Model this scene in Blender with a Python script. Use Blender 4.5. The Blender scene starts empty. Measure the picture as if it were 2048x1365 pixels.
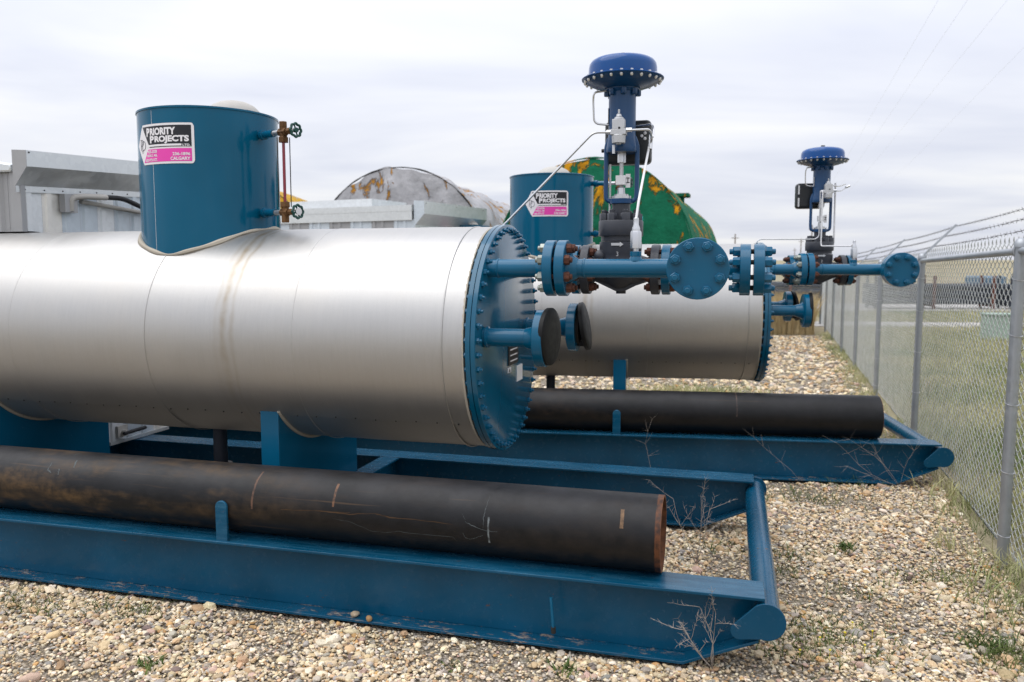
import bpy, math, random
import numpy as np
from mathutils import Vector, Matrix
random.seed(7); np.random.seed(7)
PI = math.pi; R = math.radians
scene = bpy.context.scene
COL = scene.collection

# ------------------------------------------------------------------ camera, sky, sun, exposure
cam_d = bpy.data.cameras.new('camera'); cam = bpy.data.objects.new('camera', cam_d); COL.objects.link(cam)
cam.location = (0, 0, 1.7); cam.rotation_euler = (R(90 - 5.448), 0, 0)
cam_d.sensor_width = 36; cam_d.lens = 36 * 1605.8 / 2048
cam_d.clip_start = .05; cam_d.clip_end = 3000
cam_d.dof.use_dof = True; cam_d.dof.focus_distance = 4.0; cam_d.dof.aperture_fstop = 2.9
scene.camera = cam
SUN_EL, SUN_AZ = 66, 262          # azimuth clockwise from +Y: high, to the left
wd = bpy.data.worlds.new('World'); scene.world = wd; wd.use_nodes = True
nt = wd.node_tree; nt.nodes.clear()
def wn(t, **k):
    n = nt.nodes.new(t)
    for a, b in k.items(): setattr(n, a, b)
    return n
def wl(a, b): nt.links.new(a, b)
def wmath(op, a, b=None):
    n = wn('ShaderNodeMath', operation=op)
    for i, q in enumerate((a, b)):
        if q is None: continue
        if isinstance(q, (int, float)): n.inputs[i].default_value = q
        else: wl(q, n.inputs[i])
    return n.outputs[0]
sky = wn('ShaderNodeTexSky', sky_type='NISHITA'); sky.sun_disc = False
sky.sun_elevation = R(SUN_EL); sky.sun_rotation = R(SUN_AZ)
tc = wn('ShaderNodeTexCoord'); sx = wn('ShaderNodeSeparateXYZ'); wl(tc.outputs['Generated'], sx.inputs[0])
zz = wmath('ADD', wmath('MAXIMUM', sx.outputs[2], 0.0), 0.10)
cx = wmath('DIVIDE', sx.outputs[0], zz); cy = wmath('DIVIDE', sx.outputs[1], zz)
cv = wn('ShaderNodeCombineXYZ'); wl(wmath('MULTIPLY', cx, .55), cv.inputs[0]); wl(cy, cv.inputs[1])
n1 = wn('ShaderNodeTexNoise'); n1.inputs['Scale'].default_value = .75; n1.inputs['Detail'].default_value = 5; n1.inputs['Roughness'].default_value = .5; n1.inputs['Distortion'].default_value = .35
wl(cv.outputs[0], n1.inputs['Vector'])
cr = wn('ShaderNodeValToRGB'); wl(n1.outputs[0], cr.inputs[0])
e = cr.color_ramp.elements
e[0].position = .34; e[0].color = (.64, .67, .775, 1)
e[1].position = .66; e[1].color = (.90, .90, .905, 1)
m_ = cr.color_ramp.elements.new(.5); m_.color = (.765, .785, .855, 1)
sc10 = wn('ShaderNodeVectorMath', operation='SCALE'); wl(cr.outputs[0], sc10.inputs[0]); wl(wmath('MULTIPLY', wmath('ADD', wmath('MULTIPLY', wmath('MAXIMUM', sx.outputs[2], 0.0), .95), .86), 10.0), sc10.inputs['Scale'])   # overcast: brighter overhead
mx = wn('ShaderNodeMix', data_type='RGBA'); mx.inputs[0].default_value = .95
wl(sky.outputs[0], mx.inputs[6]); wl(sc10.outputs[0], mx.inputs[7])
bg = wn('ShaderNodeBackground'); bg.inputs[1].default_value = .1; wl(mx.outputs[2], bg.inputs[0])
wo = wn('ShaderNodeOutputWorld'); wl(bg.outputs[0], wo.inputs[0])
sun_d = bpy.data.lights.new('sun', 'SUN'); sun_d.energy = 1.5; sun_d.angle = R(60); sun_d.color = (1, .965, .92)
sun = bpy.data.objects.new('sun', sun_d); COL.objects.link(sun)
sd = Vector((math.sin(R(SUN_AZ)) * math.cos(R(SUN_EL)), math.cos(R(SUN_AZ)) * math.cos(R(SUN_EL)), math.sin(R(SUN_EL))))
sun.rotation_euler = sd.to_track_quat('Z', 'Y').to_euler()
vs = scene.view_settings; vs.view_transform = 'Standard'; vs.look = 'None'; vs.exposure = 0.22; vs.gamma = 1; vs.use_curve_mapping = False

cy_ = scene.cycles; cy_.max_bounces = 5; cy_.diffuse_bounces = 2; cy_.glossy_bounces = 3; cy_.transmission_bounces = 3; cy_.caustics_reflective = False; cy_.caustics_refractive = False

# ------------------------------------------------------------------ material helpers
class NT:
    def __init__(s, name):
        s.m = bpy.data.materials.new(name); s.m.use_nodes = True; s.t = s.m.node_tree
        s.b = s.t.nodes['Principled BSDF']
    def n(s, t, **k):
        q = s.t.nodes.new(t)
        for a, b in k.items(): setattr(q, a, b)
        return q
    def l(s, a, b): s.t.links.new(a, b)
    def put(s, sock, v):
        if isinstance(v, (int, float, tuple, list)):
            sock.default_value = (tuple(v) + (1,)) if (isinstance(v, (tuple, list)) and len(v) == 3 and sock.type == 'RGBA') else v
        else: s.l(v, sock)
    def coord(s, which='Object', scale=(1, 1, 1), loc=(0, 0, 0)):
        c = s.n('ShaderNodeTexCoord'); mp = s.n('ShaderNodeMapping'); s.l(c.outputs[which], mp.inputs[0])
        mp.inputs['Scale'].default_value = scale; mp.inputs['Location'].default_value = loc
        return mp.outputs[0]
    def noise(s, vec, scale, detail=4, rough=.55, dist=0):
        q = s.n('ShaderNodeTexNoise'); s.l(vec, q.inputs['Vector'])
        q.inputs['Scale'].default_value = scale; q.inputs['Detail'].default_value = detail
        q.inputs['Roughness'].default_value = rough; q.inputs['Distortion'].default_value = dist
        return q.outputs[0]
    def vor(s, vec, scale, out='Color', feature='F1'):
        q = s.n('ShaderNodeTexVoronoi', feature=feature); s.l(vec, q.inputs['Vector']); q.inputs['Scale'].default_value = scale
        return q.outputs[out]
    def ramp(s, f, stops):
        q = s.n('ShaderNodeValToRGB'); s.l(f, q.inputs[0]); el = q.color_ramp.elements
        while len(el) < len(stops): el.new(.5)
        for i, (p, c) in enumerate(stops):
            el[i].position = p
            el[i].color = (c, c, c, 1) if isinstance(c, (int, float)) else tuple(c) + (1,)
        return q.outputs[0]
    def math(s, op, a, b=None, c=None):
        q = s.n('ShaderNodeMath', operation=op)
        for i, v in enumerate((a, b, c)):
            if v is not None: s.put(q.inputs[i], v)
        return q.outputs[0]
    def mix(s, f, a, b, mode='MIX'):
        q = s.n('ShaderNodeMix', data_type='RGBA', blend_type=mode)
        s.put(q.inputs[0], f); s.put(q.inputs[6], a); s.put(q.inputs[7], b)
        return q.outputs[2]
    def bump(s, h, strength=.2, dist=.01, normal=None):
        q = s.n('ShaderNodeBump'); s.l(h, q.inputs['Height']); q.inputs['Strength'].default_value = strength; q.inputs['Distance'].default_value = dist
        if normal is not None: s.l(normal, q.inputs['Normal'])
        s.l(q.outputs[0], s.b.inputs['Normal']); return q.outputs[0]
    def set(s, **k):
        nm = dict(base='Base Color', rough='Roughness', metal='Metallic', coat='Coat Weight', coatr='Coat Roughness', spec='Specular IOR Level',
                  trans='Transmission Weight', aniso='Anisotropic', anirot='Anisotropic Rotation', sub='Subsurface Weight')
        for a, v in k.items(): s.put(s.b.inputs[nm[a]], v)
        return s
    def sep(s, vec):
        q = s.n('ShaderNodeSeparateXYZ'); s.l(vec, q.inputs[0]); return q.outputs
M = {}
def paint(name, base, rough=.3, var=.12, chips=None, coat=.15, dust=.12, spec=.38):
    t = NT(name); v = t.coord()
    big = t.noise(v, 2.2, 2); fine = t.noise(v, 26, 3)
    c = t.mix(t.ramp(big, [(.3, 0.), (.75, 1.)]), tuple(x * (1 - var) for x in base), tuple(min(1, x * (1 + var) + .004) for x in base))
    c = t.mix(t.math('MULTIPLY', t.ramp(fine, [(.52, 0.), (.8, 1.)]), dust), c, tuple(.6 * x + .07 for x in base))
    if chips:
        k = t.noise(t.coord(scale=(14, 14, 40)), 1.6, 5, .7)
        k2 = t.noise(v, 2.3, 2)
        mk = t.math('MULTIPLY', t.ramp(k, [(.655, 0.), (.675, 1.)]), t.ramp(k2, [(.47, 0.), (.6, 1.)]))
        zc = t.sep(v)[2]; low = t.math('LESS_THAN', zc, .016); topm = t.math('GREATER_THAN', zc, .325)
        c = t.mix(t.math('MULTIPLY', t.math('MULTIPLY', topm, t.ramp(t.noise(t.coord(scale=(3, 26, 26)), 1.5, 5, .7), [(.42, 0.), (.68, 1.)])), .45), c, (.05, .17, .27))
        k3 = t.noise(t.coord(scale=(9, 30, 30)), 1.4, 5, .72)
        mk = t.math('MAXIMUM', mk, t.math('MULTIPLY', low, t.math('MULTIPLY', t.ramp(k3, [(.555, 0.), (.585, 1.)]), t.ramp(k2, [(.40, 0.), (.52, 1.)]))))
        c = t.mix(mk, c, t.mix(t.ramp(k3, [(.57, 0.), (.62, 1.)]), (.12, .055, .03), chips))
    t.set(base=c, rough=t.ramp(fine, [(.3, rough * .9), (.75, min(1, rough * 1.25))]), coat=coat, coatr=.06, spec=spec)
    t.bump(fine, .012, .004)
    M[name] = t.m
paint('blue_paint', (.0, .098, .195), .22, spec=.3, dust=.04)
paint('cover_blue', (.0, .090, .172), .17, coat=.2, spec=.42, dust=.05)
paint('drum_blue', (.0, .100, .190), .12, coat=.08, dust=.02, spec=.2)
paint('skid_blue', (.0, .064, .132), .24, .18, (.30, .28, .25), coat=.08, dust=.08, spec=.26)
paint('actuator_blue', (.0, .064, .25), .15, .08, coat=.1, spec=.3, dust=.03)
paint('barrel_blue', (.003, .052, .155), .34, .1)
paint('valve_grey', (.034, .038, .05), .42, .15, coat=.1)
paint('cover_black', (.006, .0065, .0075), .5, .3, coat=0, dust=.03, spec=.22)
paint('box_black', (.014, .017, .02), .42, .1, coat=.1)
paint('wheel_green', (.002, .055, .045), .4)
paint('cream', (.44, .425, .395), .65, .15, coat=0)
paint('caulk', (.44, .40, .33), .75, .2, coat=0)
paint('white_plate', (.72, .72, .74), .45, .06, coat=0, dust=.1)
paint('sign_white', (.80, .79, .82), .4, .03, coat=.1, dust=.05)
paint('sign_black', (.008, .009, .014), .35, .1, coat=.1, dust=.05)
paint('sign_pink', (.80, .055, .42), .4, .12, coat=.1, dust=.05)
paint('sign_line', (.08, .085, .11), .5, .05, coat=0, dust=0)
paint('gasket_dark', (.018, .017, .016), .8, .2, coat=0)
paint('red_fluid', (.22, .006, .02), .1, .05, coat=.6, dust=0)
paint('pedestal_green', (.33, .43, .37), .6, .1, coat=0)
paint('far_dark', (.035, .043, .058), .7, .3, coat=0)
paint('far_blue', (.10, .17, .24), .6, .3, coat=0)
paint('far_rust', (.13, .05, .035), .8, .3, coat=0)
paint('cyan_paint', (.01, .45, .50), .5, .1, coat=.1)
paint('pole_wood', (.22, .19, .17), .9, .25, coat=0)
paint('wire_dark', (.09, .09, .095), .5, .1, coat=0)
paint('chalk', (.085, .10, .105), .9, .6, coat=0, dust=0)
paint('rust_mark', (.085, .045, .020), .9, .6, coat=0, dust=0)
paint('rubber', (.012, .013, .016), .6, .1, coat=0)
def metal(name, base, rough, var=.15, bumpy=.02, m=1.0):
    t = NT(name); v = t.coord(); f = t.noise(v, 30, 4); g = t.noise(v, 4, 3)
    t.set(base=t.mix(t.ramp(g, [(.3, 0.), (.7, 1.)]), tuple(x * (1 - var) for x in base), base), metal=m, rough=t.ramp(f, [(.3, rough * .8), (.75, rough * 1.3)]))
    t.bump(f, bumpy, .004); M[name] = t.m
metal('steel_bright', (.66, .67, .69), .32)
metal('steel_cast', (.56, .57, .585), .5, .12, .1)
metal('brass', (.22, .115, .05), .55, .6, .1, .7)
metal('post_galv', (.42, .445, .475), .5, .2, .04, .75)
metal('mesh_galv', (.62, .645, .64), .5, .2, .02, .4)
metal('nut_galv', (.40, .43, .39), .5, .35, .05, .8)
t = NT('rust'); v = t.coord('Object'); f = t.noise(v, 45, 5)
t.set(base=t.ramp(f, [(.3, (.045, .016, .011)), (.55, (.10, .034, .019)), (.75, (.17, .065, .035))]), rough=.85); t.bump(f, .3, .004); M['rust'] = t.m
t = NT('glass'); t.set(base=(.9, .93, .93), rough=.03, trans=.9); M['glass'] = t.m

# aluminium cladding: brushed round the drum, stained below the expansion drum
def cladding(name, stain_u=None, base=(.50, .495, .485)):
    t = NT(name); o = t.coord('Object')
    x, y, z = t.sep(o)
    ang = t.math('ARCTAN2', t.math('SUBTRACT', z, 1.289), t.math('SUBTRACT', y, .904))
    cv_ = t.n('ShaderNodeCombineXYZ'); t.l(t.math('MULTIPLY', x, 60), cv_.inputs[0]); t.l(t.math('MULTIPLY', ang, 2.2), cv_.inputs[1])
    st = t.noise(cv_.outputs[0], 1.0, 5, .65, .2)
    cv2 = t.n('ShaderNodeCombineXYZ'); t.l(t.math('MULTIPLY', x, 220), cv2.inputs[0]); t.l(t.math('MULTIPLY', ang, 7), cv2.inputs[1])
    st2 = t.noise(cv2.outputs[0], 1.0, 4, .7)
    blot = t.noise(o, 1.6, 5, .6); spk = t.noise(o, 70, 3, .7)
    c = t.mix(t.ramp(st, [(.25, 0.), (.75, 1.)]), tuple(q * .93 for q in base), base)
    c = t.mix(t.math('MULTIPLY', t.ramp(st2, [(.5, 0.), (.75, 1.)]), .18), c, tuple(q * .62 for q in base))
    c = t.mix(t.math('MULTIPLY', t.ramp(blot, [(.45, 0.), (.75, 1.)]), .22), c, (.60, .55, .47))
    c = t.mix(t.math('MULTIPLY', t.ramp(spk, [(.66, 0.), (.78, 1.)]), .3), c, (.42, .41, .40))
    if stain_u is not None:
        wob = t.math('MULTIPLY', t.math('SUBTRACT', t.noise(o, 3.5, 3), .5), .10)
        for du, wdt, am in ((0, .022, .75), (.055, .012, .55), (-.05, .016, .30)):
            d = t.math('DIVIDE', t.math('SUBTRACT', t.math('ADD', x, wob), stain_u + du), wdt)
            g = t.math('POWER', 2.718, t.math('MULTIPLY', t.math('MULTIPLY', d, d), -1.0))
            fr = t.n('ShaderNodeMapRange'); t.l(z, fr.inputs[0])
            for i_, vv in ((1, 1.0), (2, 1.95), (3, .25), (4, 1.0)): fr.inputs[i_].default_value = vv
            g = t.math('MULTIPLY', t.math('MULTIPLY', g, fr.outputs[0]), t.math('MULTIPLY', t.ramp(t.noise(o, 9, 4), [(.3, .35), (.7, 1.)]), am * 1.25))
            c = t.mix(g, c, (.30, .235, .15))
    t.set(base=c, metal=.9, rough=t.math('ADD', t.ramp(st, [(.2, .36), (.8, .46)]), t.math('MULTIPLY', blot, .06)))
    h = t.math('ADD', t.math('MULTIPLY', st2, .5), t.math('ADD', t.math('MULTIPLY', spk, .25), t.math('MULTIPLY', t.noise(o, 2.4, 2), 3.0)))
    t.bump(h, .13, .006); M[name] = t.m
cladding('aluminium', -2.80)
cladding('aluminium_plain', None)
def galv(name, base, rough=.42, metal_=.7):
    t = NT(name); o = t.coord('Object')
    sp = t.vor(o, 26); bl = t.noise(o, 2.5, 4); x, y, z = t.sep(sp)
    c = t.mix(x, tuple(q * .95 for q in base), tuple(min(1, q * 1.05) for q in base))
    c = t.mix(t.math('MULTIPLY', bl, .16), c, tuple(q * .7 for q in base))
    t.set(base=c, metal=metal_, rough=t.ramp(x, [(0., rough * .85), (1., rough * 1.2)])); t.bump(bl, .08, .02); M[name] = t.m
galv('galv_panel', (.80, .83, .85), .45, .35); galv('galv_panel_b', (.62, .69, .75), .45, .35); galv('galv_panel_c', (.85, .83, .78), .45, .35); galv('galv_grey', (.40, .405, .415), .55, .55); galv('galv_hood', (.72, .75, .76), .34, .6)

# black line pipe with rust bloom, scratches and paint marks
def blackpipe(name, rings, seed, amount):
    t = NT(name); o = t.coord('Object', loc=(seed, 0, 0)); ob = t.coord('Object'); x, y, z = t.sep(ob)
    n1_ = t.noise(t.coord('Object', (1.3, 5, 5), (seed, 0, 0)), 1.5, 5, .62); n2 = t.noise(o, 14, 5, .65); n3 = t.noise(t.coord('Object', (.5, 20, 20), (seed, 0, 0)), 1.2, 4, .6)
    c = t.mix(t.ramp(n2, [(.3, 0.), (.75, 1.)]), (.0040, .0044, .0054), (.0090, .0095, .0116))
    c = t.mix(t.math('MULTIPLY', t.math('MULTIPLY', t.ramp(n1_, [(.46, 0.), (.66, 1.)]), t.ramp(n2, [(.35, .1), (.65, 1.)])), t.math('MULTIPLY', t.ramp(t.math('ADD', t.math('MULTIPLY', x, -.2), 0.), [(.40, .12), (.62, 1.)]), amount)), c, (.105, .062, .026))
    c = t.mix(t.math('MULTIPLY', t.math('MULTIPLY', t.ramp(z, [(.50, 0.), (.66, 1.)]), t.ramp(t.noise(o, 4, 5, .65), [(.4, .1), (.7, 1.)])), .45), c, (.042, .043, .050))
    c = t.mix(t.math('MULTIPLY', t.ramp(n3, [(.66, 0.), (.70, 1.)]), .35 * amount), c, (.12, .07, .035))
    for (u0, wdt, col_, z0, z1) in rings:
        d = t.math('ABSOLUTE', t.math('SUBTRACT', t.math('ADD', x, t.math('MULTIPLY', t.math('SUBTRACT', n2, .5), .012)), u0))
        mk = t.math('MULTIPLY', t.math('LESS_THAN', d, wdt), t.math('MULTIPLY', t.math('GREATER_THAN', z, z0), t.math('LESS_THAN', z, z1)))
        mk = t.math('MULTIPLY', mk, t.ramp(t.noise(o, 30, 3), [(.35, .2), (.6, .85)]))
        c = t.mix(mk, c, col_)
    t.set(base=c, rough=t.ramp(n2, [(.3, .40), (.75, .58)]), spec=.28); t.bump(t.math('ADD', n2, t.math('MULTIPLY', t.noise(o, 5, 3), 2.)), .12, .01); M[name] = t.m
blackpipe('pipe_black_near', [(-.60, .008, (.22, .13, .07), .56, .63), (-1.98, .006, (.20, .10, .055), .545, .64), (-2.42, .005, (.14, .075, .05), .5, .66), (-1.20, .004, (.2, .23, .24), .44, .56), (-.445, .012, (.14, .05, .02), .2, .9)], 0, 1.0)
blackpipe('pipe_black_far', [(-1.55, .004, (.09, .06, .05), .5, .7)], 5.3, .35)
t = NT('rust_rim'); o = t.coord(); f = t.noise(o, 30, 5); t.set(base=t.ramp(f, [(.3, (.06, .025, .014)), (.7, (.21, .08, .03))]), rough=.85); t.bump(f, .2, .004); M['rust_rim'] = t.m

# foam-coated tanks
def foam(name, base, patch, lo, seed, grime=(.10, .10, .11), sc=1.3):
    t = NT(name); o = t.coord('Object', loc=(seed, seed * .7, 0)); rad = t.sep(t.coord('Object')); rr_ = t.math('SQRT', t.math('ADD', t.math('MULTIPLY', rad[1], rad[1]), t.math('MULTIPLY', rad[2], rad[2])))
    a = t.math('ADD', t.noise(t.coord('Object', (1, 1.25, .62), (seed, seed * .7, 0)), sc, 8, .68, .7), t.math('MULTIPLY', t.ramp(t.math('MULTIPLY', rr_, .45), [(.45, 0.), (.95, 1.)]), .022)); b = t.noise(o, 3.5, 5, .65); st = t.noise(t.coord('Object', (1.2, .25, .25), (seed, 0, 0)), 3, 4)
    c = t.mix(t.ramp(b, [(.3, 0.), (.75, 1.)]), tuple(q * .62 for q in base), base)
    c = t.mix(t.math('MULTIPLY', t.ramp(st, [(.5, 0.), (.8, 1.)]), .6), c, tuple(q * .55 for q in base))
    mk = t.ramp(a, [(lo, 0.), (lo + .025, 1.)])
    edge = t.math('SUBTRACT', t.ramp(a, [(lo - .02, 0.), (lo, 1.)]), mk)
    c = t.mix(t.math('MAXIMUM', edge, 0.), c, grime)
    pc = t.mix(t.ramp(b, [(.4, 0.), (.62, 1.)]), tuple(q * .5 for q in patch), patch)
    c = t.mix(mk, c, pc)
    t.set(base=c, rough=.9, spec=.2); h = t.math('SUBTRACT', t.math('ADD', b, t.math('MULTIPLY', t.noise(o, 1.2, 3), 1.5)), t.math('MULTIPLY', mk, 1.2)); t.bump(h, .55, .08); M[name] = t.m
foam('foam_green', (.008, .165, .085), (.66, .31, .012), .570, 3.1, (.02, .04, .02))
foam('foam_grey', (.50, .495, .515), (.55, .26, .035), .600, 8.0, sc=1.7)
foam('foam_yellow', (.42, .40, .40), (.62, .36, .03), .42, 1.0)
M['foam_edge'] = M['gasket_dark']

# ground materials
t = NT('gravel_bed'); o = t.coord('Object'); wv = t.coord('Object')
vc = t.n('ShaderNodeTexVoronoi'); t.l(o, vc.inputs[0]); vc.inputs['Scale'].default_value = 62
vd = t.n('ShaderNodeTexVoronoi'); t.l(o, vd.inputs[0]); vd.inputs['Scale'].default_value = 150
hue = t.sep(vc.outputs['Color']); hue2 = t.sep(vd.outputs['Color'])
st_ = [(0., (.16, .14, .12)), (.2, (.32, .26, .19)), (.42, (.46, .38, .27)), (.65, (.54, .46, .35)), (.82, (.43, .41, .39)), (1., (.68, .62, .52))]
c = t.mix(.45, t.ramp(hue[0], st_), t.ramp(hue2[1], st_))
c = t.mix(t.ramp(vc.outputs['Distance'], [(.35, 0.), (.75, .8)]), c, (.10, .08, .06))
c = t.mix(t.math('MULTIPLY', t.ramp(t.noise(o, .9, 5), [(.5, 0.), (.72, 1.)]), .5), c, (.20, .165, .11))
c = t.mix(t.math('MULTIPLY', t.ramp(t.noise(o, 2.3, 4), [(.62, 0.), (.72, 1.)]), .35), c, (.10, .13, .04))
t.set(base=c, rough=.95, spec=.15); t.bump(t.math('SUBTRACT', 1.0, vc.outputs['Distance']), .9, .02); M['gravel_bed'] = t.m
t = NT('stone'); at = t.n('ShaderNodeAttribute', attribute_type='INSTANCER', attribute_name='col'); o = t.coord('Object')
f = t.noise(o, 4, 5, .6); f2 = t.noise(o, 18, 4)
c = t.mix(t.ramp(f, [(.3, 0.), (.7, 1.)]), t.mix(1., at.outputs['Color'], (.74, .72, .70), 'MULTIPLY'), at.outputs['Color'])
c = t.mix(t.math('MULTIPLY', t.ramp(f2, [(.55, 0.), (.7, 1.)]), .25), c, (.16, .12, .09))
t.set(base=c, rough=.85, spec=.25); t.bump(f2, .25, .05); M['stone'] = t.m
t = NT('stone_single'); o = t.coord('Object'); f = t.noise(o, 30, 5, .6); t.set(base=t.ramp(f, [(.3, (.30, .22, .14)), (.7, (.50, .42, .31))]), rough=.85); M['stone_single'] = t.m
t = NT('stone_orange'); o = t.coord('Object'); f = t.noise(o, 30, 5, .6); t.set(base=t.ramp(f, [(.3, (.28, .15, .06)), (.7, (.42, .26, .12))]), rough=.85); M['stone_orange'] = t.m
t = NT('prairie'); o = t.coord('Object'); y = t.sep(o)[1]
a = t.noise(t.coord('Object', (.25, 1, 1)), .22, 5, .6); b = t.noise(o, 1.6, 5, .65); f = t.noise(o, 12, 4, .7)
c = t.ramp(a, [(.3, (.27, .26, .15)), (.45, (.36, .32, .21)), (.58, (.42, .35, .24)), (.72, (.35, .295, .24))])
c = t.mix(t.ramp(b, [(.35, 0.), (.7, .55)]), c, (.11, .13, .06)); c = t.mix(t.math('MULTIPLY', f, .5), c, (.30, .255, .18))
t.set(base=c, rough=1., spec=.1); t.bump(f, .6, .08); M['prairie'] = t.m
t = NT('road_gravel'); o = t.coord('Object'); f = t.noise(o, 1.2, 5); t.set(base=t.ramp(f, [(.3, (.34, .33, .32)), (.7, (.46, .44, .42))]), rough=1., spec=.1); M['road_gravel'] = t.m
def leaf(name, a, b, scale=3.0):
    t = NT(name); o = t.coord('Object'); f = t.noise(o, scale, 4, .6)
    t.set(base=t.ramp(f, [(.32, a), (.68, b)]), rough=.75, spec=.2); M[name] = t.m
leaf('grass_green', (.035, .075, .018), (.14, .17, .05)); leaf('grass_dry', (.40, .29, .13), (.66, .52, .30), 1.2); leaf('grass_field', (.15, .21, .075), (.50, .46, .24), .5)
leaf('stem_dry', (.24, .21, .19), (.50, .45, .40), 6); leaf('flower_yellow', (.6, .5, .03), (.7, .6, .05))

# ------------------------------------------------------------------ mesh builder
def frame(d):
    d = Vector(d).normalized(); a = Vector((0, 0, 1)) if abs(d.z) < .95 else Vector((0, 1, 0))
    x = a.cross(d).normalized(); return x, d.cross(x).normalized(), d
class MB:
    def __init__(s): s.v = []; s.f = []
    def add(s, vs_, fs):
        o = len(s.v); s.v += [tuple(q) for q in vs_]; s.f += [tuple(i + o for i in q) for q in fs]; return s
    def box(s, a, b):
        (x0, y0, z0), (x1, y1, z1) = a, b
        return s.add([(x0, y0, z0), (x1, y0, z0), (x1, y1, z0), (x0, y1, z0), (x0, y0, z1), (x1, y0, z1), (x1, y1, z1), (x0, y1, z1)],
                     [(0, 3, 2, 1), (4, 5, 6, 7), (0, 1, 5, 4), (1, 2, 6, 5), (2, 3, 7, 6), (3, 0, 4, 7)])
    def prism(s, poly, ext, at=0., axis='v'):       # poly in (u,w), extruded along v from at to at+ext
        n = len(poly)
        mk = {'v': lambda p, q: (p[0], q, p[1]), 'u': lambda p, q: (q, p[0], p[1]), 'w': lambda p, q: (p[0], p[1], q)}[axis]
        vs_ = [mk(p, at) for p in poly] + [mk(p, at + ext) for p in poly]
        return s.add(vs_, [tuple(range(n))[::-1], tuple(range(n, 2 * n))] + [(i, (i + 1) % n, n + (i + 1) % n, n + i) for i in range(n)])
    def lathe(s, p, d, prof, n=32, cap=True, a0=0, hexa=False):   # prof: list of (dist along d, radius)
        x, y, d = frame(d); p = Vector(p); vs_ = []
        for (h, r) in prof:
            for i in range(n):
                a = a0 + 2 * PI * i / n; vs_.append(p + d * h + x * (r * math.cos(a)) + y * (r * math.sin(a)))
        fs = [(j * n + i, j * n + (i + 1) % n, (j + 1) * n + (i + 1) % n, (j + 1) * n + i) for j in range(len(prof) - 1) for i in range(n)]
        if cap: fs += [tuple(range(n))[::-1], tuple((len(prof) - 1) * n + i for i in range(n))]
        return s.add(vs_, fs)
    def cyl(s, a, b, r, n=24, r2=None):
        d = Vector(b) - Vector(a); return s.lathe(a, d, [(0, r), (d.length, r if r2 is None else r2)], n)
    def hexn(s, a, d, r, h): return s.lathe(a, d, [(0, r), (h * .88, r), (h, r * .86)], 6)
    def tube(s, pts, r, n=8, closed=False, rs=None, cap=True):
        pts = [Vector(q) for q in pts]; m = len(pts); vs_ = []; px = None
        for i, q in enumerate(pts):
            a = pts[i - 1] if (i > 0 or closed) else q; b = pts[(i + 1) % m] if (i < m - 1 or closed) else q
            d = (b - a).normalized()
            if px is None: x, y, _ = frame(d)
            else:
                x = (px - d * px.dot(d)).normalized(); y = d.cross(x)
            px = x; rr = rs[i] if rs else r
            vs_ += [q + x * (rr * math.cos(2 * PI * k / n)) + y * (rr * math.sin(2 * PI * k / n)) for k in range(n)]
        L = m if closed else m - 1
        fs = [(i * n + k, i * n + (k + 1) % n, ((i + 1) % m) * n + (k + 1) % n, ((i + 1) % m) * n + k) for i in range(L) for k in range(n)]
        if not closed and cap: fs += [tuple(range(n))[::-1], tuple((m - 1) * n + k for k in range(n))]
        return s.add(vs_, fs)
    def sphere(s, c, r, n=12, m=8, sc=(1, 1, 1)):
        c = Vector(c); vs_ = []
        for j in range(1, m):
            for i in range(n):
                a = 2 * PI * i / n; b = PI * j / m
                vs_.append(c + Vector((r * sc[0] * math.sin(b) * math.cos(a), r * sc[1] * math.sin(b) * math.sin(a), r * sc[2] * math.cos(b))))
        T = len(vs_); vs_ += [c + Vector((0, 0, r * sc[2])), c - Vector((0, 0, r * sc[2]))]
        fs = [(j * n + i, (j + 1) * n + i, (j + 1) * n + (i + 1) % n, j * n + (i + 1) % n) for j in range(m - 2) for i in range(n)]
        fs += [(T, i, (i + 1) % n) for i in range(n)] + [(T + 1, (m - 2) * n + (i + 1) % n, (m - 2) * n + i) for i in range(n)]
        return s.add(vs_, fs)
    def mesh(s, name, mat, sharp=38):
        me = bpy.data.meshes.new(name); me.from_pydata(s.v, [], s.f); me.validate()
        if mat: me.materials.append(M[mat])
        me.polygons.foreach_set('use_smooth', [True] * len(me.polygons)); me.set_sharp_from_angle(angle=R(sharp)); me.update()
        return me
    def build(s, name, mat, parent=None, bevel=0, sharp=38):
        return put(name, s.mesh(name, mat, sharp), parent, bevel=bevel)
def put(name, me, parent=None, mat=None, bevel=0):
    ob = bpy.data.objects.new(name, me); COL.objects.link(ob)
    if parent is not None: ob.parent = parent
    if mat is not None: ob.matrix_local = mat
    if bevel:
        b = ob.modifiers.new('bevel', 'BEVEL'); b.width = bevel; b.segments = 2; b.limit_method = 'ANGLE'; b.angle_limit = R(40)
    return ob
def tag(o, label=None, cat=None, group=None, kind=None):
    for k, v in (('label', label), ('category', cat), ('group', group), ('kind', kind)):
        if v: o[k] = v
    return o
def empty(name, loc, rz=0):
    o = bpy.data.objects.new(name, None); COL.objects.link(o); o.location = loc; o.rotation_euler = (0, 0, rz); o.empty_display_size = .2; return o
def place(p, d):       # matrix with local z along d
    x, y, d = frame(d); m = Matrix((x, y, d)).transposed().to_4x4(); m.translation = Vector(p); return m
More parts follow.
